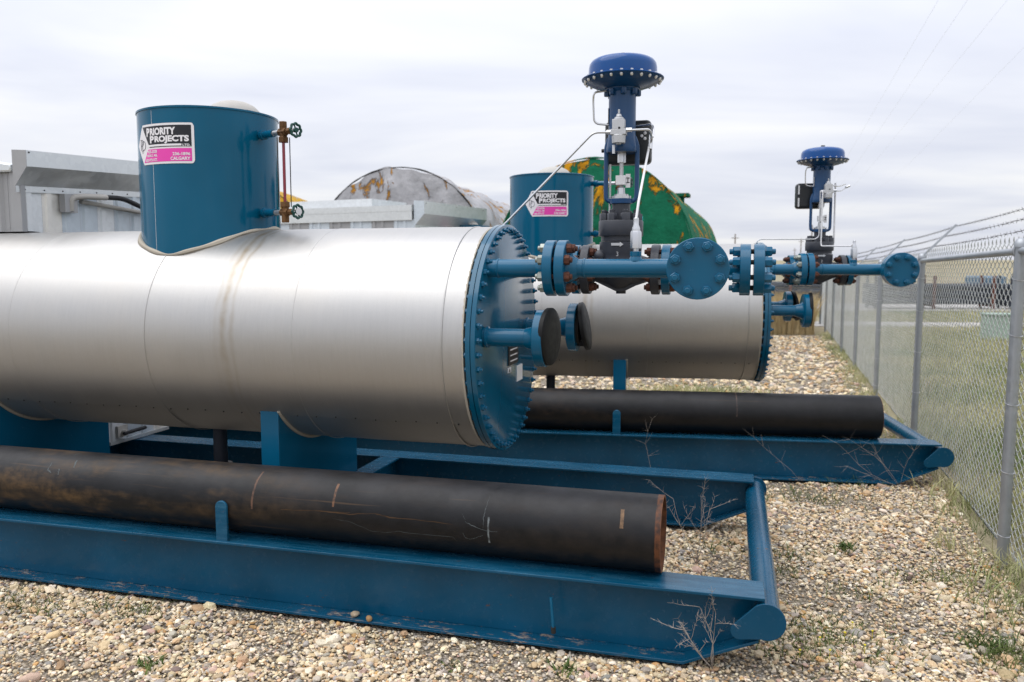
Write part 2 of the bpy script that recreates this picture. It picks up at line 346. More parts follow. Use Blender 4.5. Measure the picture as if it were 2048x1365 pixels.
def bend(pts, r, k=6):     # polyline with rounded corners
    pts = [Vector(q) for q in pts]; out = [pts[0]]
    for i in range(1, len(pts) - 1):
        a, b, c = pts[i - 1], pts[i], pts[i + 1]
        rr = min(r, (a - b).length * .45, (c - b).length * .45)
        p, q = b + (a - b).normalized() * rr, b + (c - b).normalized() * rr
        for j in range(k + 1):
            f = j / k; out.append(p * (1 - f) ** 2 + b * 2 * f * (1 - f) + q * f ** 2)
    return out + [pts[-1]]
CACHE = {}
def shared(key, fn):
    if key not in CACHE: CACHE[key] = fn()
    return CACHE[key]
def ring(n, a0=0): return [a0 + 2 * PI * i / n for i in range(n)]

# ------------------------------------------------------------------ the ground
FA = R(18.5); FX, FY, FS = 2.897, 4.6, 3.4          # fence: first post, heading, bay
def fence_x(y): return FX + math.tan(FA) * (y - FY)
def gz(x, y):
    r = math.hypot(x, y)
    z = -.013 * min(max(0., y - 4.3), 24)
    if r > 55: z += (r - 55) * .0112 - max(0, r - 420) * .0075
    return z
def sheet(name, xs, ys, dz, mat, keep=None):
    vs_ = [(x, y, gz(x, y) + dz) for y in ys for x in xs]; n = len(xs); fs = []
    for j in range(len(ys) - 1):
        for i in range(n - 1):
            if keep and not keep((xs[i] + xs[i + 1]) / 2, (ys[j] + ys[j + 1]) / 2): continue
            fs.append((j * n + i, j * n + i + 1, (j + 1) * n + i + 1, (j + 1) * n + i))
    return MB().add(vs_, fs).build(name, mat, sharp=80)
far = [-1500, -800, -420, -250, -150, -90, -60, -40]
xs = far + list(np.arange(-30, 31, 3.)) + [-q for q in far[::-1]]
ys = far[2:] + list(np.arange(-30, 61, 3.)) + [-q for q in far[::-1]][1:]
tag(sheet('ground', xs, ys, -.045, 'prairie'), kind='structure')
# gravel yard inside the fence
vs_, fs = [], []; yy = list(np.arange(-9, 22.6, .5)); NX = 30
for j, y in enumerate(yy):
    x1 = fence_x(y) - .08 + .05 * math.sin(y * 3.1); x0 = -24 + .2 * math.sin(y)
    for i in range(NX + 1):
        x = x0 + (x1 - x0) * (1 - (1 - i / NX) ** 1.0)
        ye = y + (.35 * math.sin(x * 1.7) + .2 * math.sin(x * 4.1) if j == len(yy) - 1 else 0)
        vs_.append((x, ye, gz(x, ye) - .024))
for j in range(len(yy) - 1):
    for i in range(NX): a = j * (NX + 1) + i; fs.append((a, a + 1, a + NX + 2, a + NX + 1))
tag(MB().add(vs_, fs).build('gravel_yard', 'gravel_bed', sharp=80), kind='structure')
# pale tracks in the field beyond the fence
def band(name, pts, w, dz, mat):
    vs_, fs = [], []
    for i, (x, y) in enumerate(pts):
        d = Vector(pts[min(i + 1, len(pts) - 1)]) - Vector(pts[max(i - 1, 0)]); n_ = Vector((-d.y, d.x)).normalized() * w / 2
        vs_ += [(x + n_.x, y + n_.y, gz(x, y) + dz), (x - n_.x, y - n_.y, gz(x, y) + dz)]
    fs = [(2 * i, 2 * i + 1, 2 * i + 3, 2 * i + 2) for i in range(len(pts) - 1)]
    return MB().add(vs_, fs).build(name, mat, sharp=80)
tag(band('dirt_track', [(9 + i * 2, 27.5 - i * .25) for i in range(16)], 2.2, -.012, 'road_gravel'), kind='structure')
tag(band('far_road', [(8 + i * 3, 39 - i * .2) for i in range(22)], 7, -.008, 'road_gravel'), kind='structure')

# ------------------------------------------------------------------ line heaters (skid + insulated tank + valve train)
VT, WT, RT = .904, 1.289, .619
HB, W, BF = .328, 1.861, .095
UE = -1.371
def text_geo(s, size=1., off=.0):
    cu = bpy.data.curves.new('tmp_text', 'FONT'); cu.body = s; cu.size = size; cu.offset = off; cu.resolution_u = 3
    ob = bpy.data.objects.new('tmp_text', cu); COL.objects.link(ob)
    dg = bpy.context.evaluated_depsgraph_get(); ev = ob.evaluated_get(dg); me = ev.to_mesh()
    v = [tuple(q.co) for q in me.vertices]; f = [tuple(p.vertices) for p in me.polygons]
    ev.to_mesh_clear(); bpy.data.objects.remove(ob); bpy.data.curves.remove(cu)
    return v, f
def make_sign(root, ud, wbot, phi0, phi1, r):
    Wd = R(abs(phi1 - phi0)) * r; Hs = .226
    def mp(s, t, e):
        a = R(phi0) + s / r; return (ud + (r + e) * math.cos(a), VT + (r + e) * math.sin(a), wbot + t)
    def strip(s0, s1, lo, hi, e, n=28, mb=None):
        mb = mb or MB(); vs_ = []
        for i in range(n + 1):
            s = s0 + (s1 - s0) * i / n; vs_ += [mp(s, lo(s), e), mp(s, hi(s), e)]
        mb.add(vs_, [(2 * i, 2 * i + 2, 2 * i + 3, 2 * i + 1) for i in range(n)]); return mb
    cr_ = .018
    def hi(s):
        if s < .165 * Wd: return Hs * (.5 + .5 * s / (.165 * Wd))
        if s > Wd - cr_: return Hs - cr_ + math.sqrt(max(0, cr_ ** 2 - (s - Wd + cr_) ** 2))
        return Hs
    def lo(s):
        if s < .18 * Wd: return Hs * (.5 - .5 * s / (.18 * Wd))
        if s > Wd - cr_: return cr_ - math.sqrt(max(0, cr_ ** 2 - (s - Wd + cr_) ** 2))
        return 0.
    sg = strip(0, Wd, lo, hi, .0025, 60).build('sign', 'sign_white', root)
    tip = .315 * Wd
    def line_up(s): return Hs * (.94 - (.94 - .47) * (s - .175 * Wd) / (tip - .175 * Wd))
    def line_dn(s): return Hs * (.06 + (.44 - .06) * (s - .19 * Wd) / (tip - .19 * Wd))
    strip(.175 * Wd, .965 * Wd, lambda s: max(.415 * Hs, line_up(s)), lambda s: .945 * Hs, .0035, 50).build('black_panel', 'sign_black', sg)
    strip(.19 * Wd, .965 * Wd, lambda s: .055 * Hs, lambda s: max(.0551 * Hs, min(.375 * Hs, line_dn(s))), .0035, 50).build('pink_panel', 'sign_pink', sg)
    strip(.30 * Wd, .835 * Wd, lambda s: .435 * Hs, lambda s: .485 * Hs, .0045, 20).build('white_bar', 'sign_white', sg)
    def letter(strs, x0, x1, y0, y1, mat, name, off=.03):
        # strs: list of (text, relative height); one line fitted to the box
        mb = MB(); cur = 0; allv = []; allf = []
        for s, h in strs:
            v, f = text_geo(s, h, off * h); xs_ = [q[0] for q in v]; o = len(allv)
            m0 = min(xs_)
            allv += [(q[0] - m0 + cur, q[1] + (0 if h == 1 else .06)) for q in v]; allf += [tuple(i + o for i in q) for q in f]
            cur += max(xs_) - m0 + .07
        X0, X1 = min(q[0] for q in allv), max(q[0] for q in allv); Y0, Y1 = min(q[1] for q in allv), max(q[1] for q in allv)
        vs_ = [mp((x0 + (q[0] - X0) / (X1 - X0) * (x1 - x0)) * Wd, (y0 + (q[1] - Y0) / (Y1 - Y0) * (y1 - y0)) * Hs, .0047) for q in allv]
        mb.add(vs_, allf).build(name, mat, sg, sharp=80)
    letter([('P', 1.0), ('RIORITY', .86)], .275, .76, .695, .905, 'sign_white', 'lettering', .05)
    letter([('P', 1.0), ('ROJECTS', .86)], .345, .935, .495, .70, 'sign_white', 'lettering', .05)
    letter([('LTD.', 1.)], .85, .95, .425, .48, 'sign_white', 'lettering', .03)
    letter([('955-3335', 1.)], .29, .47, .275, .35, 'sign_white', 'lettering', .03)
    letter([('NISKU, AB.', 1.)], .265, .475, .175, .25, 'sign_white', 'lettering', .03)
    letter([('603-9TH ST.', 1.)], .235, .475, .07, .145, 'sign_white', 'lettering', .03)
    letter([('236-1896', 1.)], .71, .945, .195, .275, 'sign_white', 'lettering', .03)
    letter([('CALGARY', 1.)], .68, .945, .08, .165, 'sign_white', 'lettering', .03)
    # interlaced outline of two letters in the diamond
    mb = MB()
    def pl(pts, w=.0016): mb.tube([mp(s * Wd, t_ * Hs, .0035) for s, t_ in pts], w, 4)
    def bowl(cx_, cy_, rx, ry): return [(cx_ + rx * math.cos(a), cy_ + ry * math.sin(a)) for a in np.linspace(PI / 2, -PI / 2, 10)]
    pl([(.105, .38), (.105, .64)] + bowl(.135, .565, .045, .075) + [(.105, .49)])
    pl([(.15, .30), (.15, .60)] + bowl(.185, .49, .05, .11) + [(.15, .38)])
    pl([(.135, .36), (.165, .36)]); pl([(.09, .64), (.12, .64)])
    mb.build('emblem', 'sign_line', sg, sharp=80)
    return sg

def nut_mesh(mat, r, h): return shared(('nut', mat, r, h), lambda: MB().hexn((0, 0, 0), (0, 0, 1), r, h).lathe((0, 0, h * .9), (0, 0, 1), [(0, r * .55), (h * .5, r * .55), (h * .58, r * .45)], 10).mesh('nut', mat))
def stud_mesh(mat, r, L): return shared(('stud', mat, r, round(L, 4)), lambda: MB().cyl((0, 0, 0), (0, 0, L), r, 8).mesh('stud', mat))
FR = .139; BC = .106
def flange_prof(th, hub, neck, rp):
    return [(0, FR - .003), (.003, FR), (th - .003, FR), (th, FR - .003), (th + .0005, rp + .032), (th + hub * .25, rp + .026), (th + hub, rp + .002)]
def flange(root, p, d, th=.045, hub=.05, rp=.046, mat='blue_paint', name='pipe_flange', blind=False):
    # face at p; hub runs along d
    mb = MB()
    if blind: mb.lathe(p, d, [(0, FR - .003), (.003, FR), (th - .003, FR), (th, FR - .003)], 48)
    else: mb.lathe(p, d, flange_prof(th, hub, 0, rp), 48)
    return mb.build(name, mat, root)
def bolts(part, centre, d, th1, gap, th2, matA, matB, n=8, a0=PI / 8, stud='rust', bc=BC, nr=.0245, nh=.026):
    # pair: flange 1 occupies [-th1-gap/2,-gap/2], flange 2 [gap/2, gap/2+th2] along d
    x, y, d = frame(d); c = Vector(centre)
    for a in ring(n, a0):
        q = c + x * (bc * math.cos(a)) + y * (bc * math.sin(a))
        put('nut', nut_mesh(matB, nr, nh), part, place(q + d * (gap / 2 + th2), d) @ Matrix.Rotation(a, 4, 'Z'))
        put('nut', nut_mesh(matA, nr, nh), part, place(q - d * (gap / 2 + th1), -d) @ Matrix.Rotation(a * 1.7, 4, 'Z'))
        put('stud', stud_mesh(stud, .0125, th1 + th2 + gap + .01), part, place(q - d * (gap / 2 + th1 + .005), d))

def build_heater(name, label, pos, yaw, sh=0., full=True, pos_left=False, ulen=-7.2):
    root = empty(name, pos, R(yaw)); tag(root, label, 'line heater', 'blue line heater skids')
    U = lambda u: u + sh
    Um = lambda u: u + sh * .55
    # ---- skid
    kink = -.326
    for vb, front in ((0., True), (W, False)):
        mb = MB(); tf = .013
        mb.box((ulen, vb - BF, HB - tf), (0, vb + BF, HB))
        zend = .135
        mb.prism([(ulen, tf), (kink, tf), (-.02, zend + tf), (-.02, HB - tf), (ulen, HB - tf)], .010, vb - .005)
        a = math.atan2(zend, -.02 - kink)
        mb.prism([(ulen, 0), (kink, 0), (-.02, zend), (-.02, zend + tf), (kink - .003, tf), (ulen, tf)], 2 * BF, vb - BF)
        bm = mb.build('skid_beam', 'skid_blue', root, bevel=.002)
        if front:
            for ut in (-2.585 + sh * .6, -5.2):
                pts = [(ut - .032, HB - .004), (ut + .032, HB - .004)] + [(ut + .032 * math.cos(b), .50 + .032 * math.sin(b)) for b in np.linspace(0, PI, 9)]
                MB().prism(pts, .014, -BF + .012).build('retainer_tab', 'skid_blue', bm, bevel=.002)
    cbx, cbw, cr_ = .008, .235, .060
    cb = MB().cyl((cbx, -.095, cbw), (cbx, W + .09, cbw), cr_, 40).build('crossbar', 'skid_blue', root)
    cap = []
    for b in np.linspace(-PI * .62, PI * .62 + .1, 24): cap.append((cbx + .078 * math.cos(b + .12), cbw - .003 + .078 * math.sin(b + .12)))
    for b in np.linspace(PI * .72, PI * 1.45, 10): cap.append((-.098 + .036 * math.cos(b), .182 + .036 * math.sin(b)))
    MB().prism(cap, .012, -.107).build('end_cap', 'skid_blue', cb, bevel=.0015)
    MB().prism(cap, .012, W + .09).build('end_cap', 'skid_blue', cb, bevel=.0015)
    for uc in (-2.50, -4.90):
        mb = MB(); mb.box((uc - .07, BF + .001, HB - .0145), (uc + .07, W - BF - .001, HB - .0025)); mb.box((uc - .005, .006, .03), (uc + .005, W - .006, HB - .0145))
        mb.build('crossmember', 'skid_blue', root, bevel=.002)
    # ---- saddles, cut to the tank
    for us in ((-2.622, -4.62) if full else (-2.622,)):
        va, vb = .43, 1.38; mb = MB(); hw = .056
        arc = []
        for v in np.linspace(va, vb, 25):
            arc.append((v, WT - math.sqrt(max(0, (RT - .004) ** 2 - (v - VT) ** 2))))
        pts = [(va, HB - .06), (vb, HB - .06)] + arc[::-1]
        mb.prism(pts, 2 * hw, U(us) - hw, 'u')
        sd_ = mb.build('saddle', 'blue_paint', root, bevel=.002)
        MB().tube([(U(us) + hw + .004, v, w - .004) for v, w in arc], .011, 8).build('caulk_bead', 'caulk', sd_)
    # ---- tank: inner shell, cladding sheets, seams
    um = 'aluminium'
    sh_ = MB().lathe((U(ulen), VT, WT), (1, 0, 0), [(0, RT - .035), (U(UE) - .05 - U(ulen), RT - .035)], 64).build('tank_shell', 'gasket_dark', root)
    lip = MB().lathe((U(UE) - .078, VT, WT), (1, 0, 0), [(0, RT + .001), (.012, RT + .002), (.013, RT - .036), (.001, RT - .036)], 96, cap=False).build('insulation_lip', 'caulk', sh_)
    cuts = [UE - .068, -1.55, -2.385, -3.30, -4.24, -5.15, -6.1, ulen]
    A_up, A_lo = R(222), R(318)     # lower sheet between these angles (measured from +v through +w)
    for i in range(len(cuts) - 1):
        u1, u0 = U(cuts[i]), U(cuts[i + 1]); r0 = RT + (.0012 if i % 2 else 0.)
        for nm, a0, a1, rr in (('upper', A_lo - 2 * PI - .012, A_up + .012, r0 + .0012), ('lower', A_up, A_lo, r0 - .005)):
            n = 72 if nm == 'upper' else 30
            # the camera-side lap sits near 222 degrees
            vs_, fs = [], []
            for j, u in enumerate(np.linspace(u0 - .012, u1, 12)):
                for k in range(n + 1):
                    a = a0 + (a1 - a0) * k / n
                    ra = rr + (.0007 * math.sin(u * 9 + a * 3) + .0005 * math.sin(u * 23 + a * 7)) * (0 if j in (0, 11) else 1)
                    vs_.append((u, VT + ra * math.cos(a), WT + ra * math.sin(a)))
            for j in range(11):
                for k in range(n): b = j * (n + 1) + k; fs.append((b, b + 1, b + n + 2, b + n + 1))
            MB().add(vs_, fs).build('cladding_sheet', um, sh_, sharp=60)
        if i and full:
            rb = .0045 if i == 1 else .0022
            MB().tube([(u1, VT + (RT + .0015) * math.cos(a), WT + (RT + .0015) * math.sin(a)) for a in ring(120)], rb, 6, True).build('seam_bead', um, sh_, sharp=80)
    if full:
        mb = MB()
        for u in np.arange(-6.9, -1.45, .117):
            a = A_up + .0 + .006 * math.sin(u * 40)
            for q in (1,):
                mb.sphere((U(u), VT + (RT + .002) * math.cos(a), WT + (RT + .002) * math.sin(a)), .0048, 8, 5)
        tag(mb.build('rivet_row', 'gasket_dark', sh_), kind='stuff')
        MB().cyl((U(-3.28), VT, .25), (U(-3.28), VT, WT - RT + .02), .043, 24).cyl((U(-3.28), VT, .36), (U(-3.28), VT, .44), .07, 32).build('drain_nozzle', 'valve_grey', root)
    # ---- end flange, cover plate and bolts
    ef = MB().lathe((U(UE) - .052, VT, WT), (1, 0, 0), [(0, RT - .06), (0.0005, RT + .012), (.024, RT + .013), (.0245, RT - .002), (.0275, RT - .002), (.028, RT + .013), (.0505, RT + .013), (.052, RT + .010)], 128).build('end_cover', 'cover_blue', root)
    if full:
        bmsh = shared('cover_bolt', lambda: MB().hexn((0, 0, 0), (0, 0, 1), .0155, .014).lathe((0, 0, .013), (0, 0, 1), [(0, .008), (.012, .008), (.014, .006)], 8).mesh('bolt', 'blue_paint'))
        for a in ring(52, .06):
            q = Vector((U(UE) + .0005, VT + (RT - .016) * math.cos(a), WT + (RT - .016) * math.sin(a)))
            put('bolt', bmsh, ef, place(q, (1, 0, 0)) @ Matrix.Rotation(a, 4, 'Z'))
            put('bolt', bmsh, ef, place(q - Vector((.053, 0, 0)), (-1, 0, 0)))
        uf = U(UE)
        MB().box((uf, .87, 1.13), (uf + .006, 1.08, 1.25)).build('name_plate', 'sign_black', ef)
        for k in range(3):
            MB().box((uf + .006, .90, 1.150 + k * .032), (uf + .0075, 1.05, 1.157 + k * .032)).build('plate_line', 'white_plate', ef)
        MB().box((uf, 1.06, 1.015), (uf + .003, 1.185, 1.108)).build('white_label', 'white_plate', ef)
        MB().box((uf, .865, 1.13 - .04), (uf + .003, .93, 1.118)).build('warning_label', 'white_plate', ef)
        MB().prism([(.878, 1.094), (.917, 1.094), (.8975, 1.113)], .001, uf + .003, 'u').build('warning_triangle', 'sign_black', ef)
    # ---- expansion drum, vent and sign
    ud, rd, wt_ = U(-3.28), (.388 if pos_left else .405), (2.532 if pos_left else 2.592)
    dr = MB().lathe((ud, VT, WT + .25), (0, 0, 1), [(0, rd), (wt_ - WT - .25 - .012, rd), (wt_ - WT - .25 - .010, rd + .005), (wt_ - WT - .25, rd + .005), (wt_ - WT - .25 + .002, rd)], 96).build('expansion_drum', 'drum_blue', root)
    MB().tube([(ud + (rd + .006) * math.cos(a), VT + (rd + .006) * math.sin(a), WT + math.sqrt(RT ** 2 - ((rd + .006) * math.sin(a)) ** 2) + .006 + .003 * math.sin(a * 9)) for a in ring(96)], .015, 8, True, [.013 + .004 * math.sin(a * 5) + .003 * math.sin(a * 13) for a in ring(96)]).build('caulk_bead', 'caulk', dr)
    aw = R(-104)
    if not pos_left: MB().box((ud + rd * math.cos(aw) - .0008, VT + rd * math.sin(aw) - .0008, WT + .4), (ud + rd * math.cos(aw) + .0008, VT + rd * math.sin(aw) + .002, wt_ - .02)).build('weld_seam', 'white_plate', dr)
    vc_ = Vector((ud + .16, VT + .02, wt_)) if not pos_left else Vector((ud + .02, VT, wt_))
    vent = MB().lathe(vc_ + Vector((0, 0, .03)), (0, 0, 1), [(-.008, .148), (-.004, .158), (.01, .15), (.035, .125), (.055, .085), (.064, .045), (.067, .01)], 40).build('vent_cap', 'cream', dr)
    mb = MB().cyl(vc_, vc_ + Vector((0, 0, .03)), .07, 24)
    for a in ring(6, .4): mb.cyl(vc_ + Vector((.13 * math.cos(a), .13 * math.sin(a), 0)), vc_ + Vector((.13 * math.cos(a), .13 * math.sin(a), .035)), .008, 8)
    for k in range(3): mb.box(vc_ + Vector((-.20 + .03 * k, -.04 - .01 * k, 0)), vc_ + Vector((-.182 + .03 * k, -.022 - .01 * k, .028 + .008 * (k % 2))))
    mb.build('vent_neck', 'steel_cast', dr)
    make_sign(root, ud, 2.270 if not pos_left else 2.150, -127 if not pos_left else -121, -66 if not pos_left else -62, rd)
    if not full: return root
    # ---- sight glass on the drum
    gv, gu = .70, ud + .63
    base = [Vector((ud + rd * math.cos(R(-9)) - .02, VT + rd * math.sin(R(-9)), w)) for w in (2.462, 2.006)]
    top, bot = Vector((gu, gv, 2.45)), Vector((gu, gv, 1.998))
    sg = MB().cyl(bot + Vector((0, 0, .03)), top - Vector((0, 0, .03)), .0085, 12).build('sight_glass', 'red_fluid', root)
    for q, b_, sgn in ((top, base[0], 1), (bot, base[1], -1)):
        MB().cyl(b_, b_ + (q - b_) * .62, .021, 16).lathe(b_ + (q - b_) * .16, q - b_, [(0, .03), (.03, .03), (.031, .022)], 16).build('nozzle_stub', 'blue_paint', sg)
        d = (q - b_).normalized()
        MB().cyl(b_ + (q - b_) * .6, q - d * .03, .015, 12).build('pipe_nipple', 'steel_cast', sg)
        mb = MB().hexn(q - d * .035, d, .023, .07).cyl(q - Vector((0, 0, .05)), q + Vector((0, 0, .05)), .021, 12).hexn(q - Vector((0, 0, .058 * sgn)), (0, 0, sgn), .03, .03).hexn(q + Vector((0, 0, .03 * sgn)), (0, 0, sgn), .024, .028)
        sd2 = Vector((.93, -.37, 0)).normalized()
        mb.cyl(q, q + sd2 * .075, .015, 10).hexn(q + sd2 * .05, sd2, .02, .02)
        mb.build('gauge_valve', 'brass', sg)
        MB().cyl(q + sd2 * .07, q + sd2 * .118, .006, 8).build('valve_stem', 'steel_bright', sg)
        x_, y_, _ = frame(sd2); hc = q + sd2 * .112
        mb = MB().tube([hc + x_ * ((.035 + .003 * math.cos(8 * a)) * math.cos(a)) + y_ * ((.035 + .003 * math.cos(8 * a)) * math.sin(a)) for a in ring(40)], 0.0075, 8, True).cyl(hc - sd2 * .008, hc + sd2 * .01, .014, 12)
        for a in ring(4, .3): mb.cyl(hc, hc + x_ * (.034 * math.cos(a)) + y_ * (.034 * math.sin(a)), .005, 6)
        mb.build('handwheel', 'wheel_green', sg)
        if sgn < 0: MB().cyl(hc + sd2 * .009, hc + sd2 * .012, .020, 20).build('wheel_disc', 'white_plate', sg)
    for o_ in (-.032, .032): MB().cyl(bot + Vector((o_, o_ * .4, .03)), top + Vector((o_, o_ * .4, -.03)), .0032, 6).build('guard_rod', 'gasket_dark', sg)
    # ---- manifold
    w1, v1, v2, rp = 1.681, .513, 1.10, .046
    ta, ga = .048, .012; uA = Um(-1.010); uT = Um(-.315)
    MB().cyl((U(UE) - .005, v1, w1), (uA - ga / 2 - ta - .045, v1, w1), rp, 32).lathe((U(UE) + .045, v1, w1), (1, 0, 0), [(0, rp), (.003, rp + .004), (.010, rp + .004), (.013, rp)], 32, cap=False).build('inlet_pipe', 'blue_paint', root)
    f1 = flange(root, (uA - ga / 2, v1, w1), (-1, 0, 0), ta); flange(root, (uA + ga / 2, v1, w1), (1, 0, 0), ta)
    MB().lathe((uA - ga / 2, v1, w1), (1, 0, 0), [(-.001, .085), (ga + .001, .085)], 32).build('gasket', 'gasket_dark', f1)
    bolts(f1, (uA, v1, w1), (1, 0, 0), ta, ga, ta, 'nut_galv', 'rust')
    ip = MB().cyl((uA + ga / 2 + ta + .045, v1, w1), (uT, v1, w1), rp, 32).lathe((uA + .13, v1, w1), (1, 0, 0), [(0, rp), (.003, rp + .0035), (.009, rp + .0035), (.012, rp)], 32, cap=False).build('header_pipe', 'blue_paint', root)
    # branch boss, needle fitting and impulse tube
    un = Um(-.622)
    MB().lathe((un, v1, w1 + rp - .01), (0, 0, 1), [(0, .034), (.012, .030), (.022, .026), (.024, .028), (.045, .028), (.047, .02)], 20).build('branch_boss', 'blue_paint', ip)
    ft = MB().cyl((un, v1, w1 + .08), (un, v1, w1 + .10), .014, 12).hexn((un, v1, w1 + .097), (0, 0, 1), .027, .085).lathe((un, v1, w1 + .182), (0, 0, 1), [(0, .02), (.012, .02), (.03, .013), (.06, .013), (.063, .01)], 12).build('needle_fitting', 'steel_bright', ip)
    # cross pipe with the blind end facing the front
    vB = .30
    MB().cyl((uT, vB + .10, w1), (uT, v2 + .02, w1), rp + .003, 32).build('cross_pipe', 'blue_paint', root)
    bl = flange(root, (uT, vB, w1), (0, -1, 0), .042, name='blind_flange', blind=True)
    flange(root, (uT, vB + .006, w1), (0, 1, 0), .045)
    bolts(bl, (uT, vB + .003, w1), (0, 1, 0), .042, .006, .045, 'blue_paint', 'blue_paint', stud='blue_paint')
    # valve line
    uB, uC, uD = Um(-.995), Um(-.547), Um(-.064); hv = -.010; w2 = w1 + hv
    MB().cyl((U(UE) - .005, v2, w2), (uB - .10, v2, w2), rp, 32).build('valve_line_pipe', 'blue_paint', root)
    fb = flange(root, (uB - .007, v2, w2), (-1, 0, 0), .045); flange(root, (uB + .007, v2, w2), (1, 0, 0), .045, .03, .06, 'valve_grey')
    bolts(fb, (uB, v2, w2), (1, 0, 0), .045, .014, .045, 'rust', 'rust')
    fc = flange(root, (uC - .007, v2, w2), (-1, 0, 0), .045, .03, .06, 'valve_grey'); flange(root, (uC + .007, v2, w2), (1, 0, 0), .045)
    bolts(fc, (uC, v2, w2), (1, 0, 0), .045, .014, .045, 'rust', 'rust')
    MB().cyl((uC + .09, v2, w2), (uD - .11, v2, w2), rp + .002, 32).build('valve_line_pipe', 'blue_paint', root)
    fd = flange(root, (uD - .008, v2, w2), (-1, 0, 0), .055, .05); flange(root, (uD + .008, v2, w2), (1, 0, 0), .055, blind=True, name='blind_flange')
    bolts(fd, (uD, v2, w2), (1, 0, 0), .055, .016, .055, 'blue_paint', 'blue_paint', stud='gasket_dark', nr=.027, nh=.038)
    # ---- lower nozzles with black protectors
    for vn, wn_, tilt in ((.43, 1.333, 0.), (1.25, 1.327, .17)):
        ue_ = U(UE); uf_ = U(-1.095)
        nz = MB().cyl((ue_ - .005, vn, wn_), (uf_ - .06, vn, wn_), .046, 32).lathe((ue_ + .01, vn, wn_), (1, 0, 0), [(0, .046), (.002, .054), (.012, .054), (.016, .046)], 24, cap=False)
        nz.lathe((uf_ - .062, vn, wn_), (1, 0, 0), [(0, .046), (.002, .049), (.05, .062), (.062, .074), (.0625, FR - .003), (.066, FR + .003), (.112, FR + .003), (.115, FR)], 48)
        nz = nz.build('nozzle', 'blue_paint', root)
        MB().lathe((uf_ + .053, vn, wn_), (1, 0, 0), [(0, .10), (.016, .10)], 32).build('gasket', 'gasket_dark', nz)
        d = Vector((math.cos(tilt), -.12 if not tilt else .04, math.sin(tilt))).normalized(); c0 = Vector((uf_ + .072 + .03 * (tilt > 0), vn, wn_ + .01))
        MB().lathe(c0, d, [(-.022, FR + .001), (-.02, FR + .004), (0, FR + .004), (.004, FR), (.010, FR * .8), (.013, FR * .45), (.014, FR * .1)], 48).build('flange_protector', 'cover_black', nz)
        if tilt: MB().box((uf_ + .055, vn - .03, wn_ - .11), (uf_ + .115, vn + .03, wn_ - .075)).build('protector_clip', 'rubber', nz)
    # ---- control valve
    uv = Um(-.776); c = Vector((uv, v2, 0)); P = lambda du, dv, w: Vector((uv + du, v2 + dv, w))
    mb = MB().lathe(P(0, 0, w2 - .115), (0, 0, 1), [(0, .03), (.012, .05), (.05, .10), (.09, .118), (.14, .12), (.18, .113), (.20, .115), (.225, .118), (.268, .118), (.27, .112)], 48)
    mb.lathe((uB + .05, v2, w2), (1, 0, 0), [(0, .066), (.03, .07), (.09, .09), (.14, .095)], 32); mb.lathe((uC - .05, v2, w2), (-1, 0, 0), [(0, .066), (.03, .07), (.09, .09), (.14, .095)], 32)
    mb.cyl(P(.005, 0, w2 - .135), P(.005, 0, w2 - .05), .028, 20); mb.prism([(uv - .17, w2 - .05), (uv - .02, w2 - .12), (uv + .03, w2 - .12), (uv + .17, w2 - .05)], .03, v2 - .045)
    mb.sphere(P(-.105, -.06, w2 + .075), .036, 14, 10)
    cvv = mb.build('control_valve', 'valve_grey', root)
    wb = w2 + .158
    v_, f_ = text_geo('3', .035, .0); MB().add([(uv + q[0] - .01, v2 - .1205, w2 + .075 + q[1]) for q in v_], f_).build('cast_mark', 'steel_cast', cvv, sharp=80)
    MB().prism([(uv - .035, w2 + .132), (uv + .012, w2 + .132), (uv + .012, w2 + .125), (uv + .032, w2 + .139), (uv + .012, w2 + .153), (uv + .012, w2 + .146), (uv - .035, w2 + .146)], .004, v2 - .1235).build('flow_arrow', 'steel_bright', cvv)
    wbf = w2 + .187
    MB().lathe(P(0, 0, w2 + .158), (0, 0, 1), [(0, .110), (.028, .110), (.0285, .122), (.032, .124), (.110, .124), (.114, .121)], 48).build('bonnet', 'valve_grey', cvv)
    for a in ring(8, .39):
        put('nut', nut_mesh('valve_grey', .027, .04), cvv, place(P(.096 * math.cos(a), .096 * math.sin(a), w2 + .272), (0, 0, 1)))
    MB().cyl(P(0, 0, w2 + .27), P(0, 0, 2.055), .051, 32).build('packing_neck', 'valve_grey', cvv)
    MB().lathe(P(0, 0, 2.035), (0, 0, 1), [(0, .052), (.004, .062), (.028, .064), (.032, .05)], 32).build('yoke_base', 'barrel_blue', cvv)
    MB().lathe(P(0, 0, 2.066), (0, 0, 1), [(0, .056), (.014, .056), (.016, .04), (.024, .04), (.026, .022), (.06, .02)], 12).build('yoke_nut', 'steel_bright', cvv)
    for s_ in (-1, 1):
        pts = bend([P(s_ * .045, 0, 2.045), P(s_ * .083, 0, 2.06), P(s_ * .086, 0, 2.10), P(s_ * .086, 0, 2.355), P(s_ * .070, 0, 2.40)], .03)
        MB().tube(pts, .013, 10).build('yoke_leg', 'barrel_blue', cvv)
    MB().cyl(P(0, 0, 2.08), P(0, 0, 2.36), .011, 12).build('valve_stem', 'steel_cast', cvv)
    MB().cyl(P(0, 0, 2.265), P(0, 0, 2.335), .023, 6).build('stem_nut', 'steel_bright', cvv)
    MB().cyl(P(0, 0, 2.08), P(0, 0, 2.13), .018, 12).build('stem_sleeve', 'gasket_dark', cvv)
    MB().box(P(-.028, -.032, 2.14), P(.026, .01, 2.192)).build('stem_clamp', 'white_plate', cvv, bevel=.002)
    ts = MB().box(P(.026, -.02, 2.125), P(.052, -.016, 2.20)).build('travel_scale', 'white_plate', cvv)
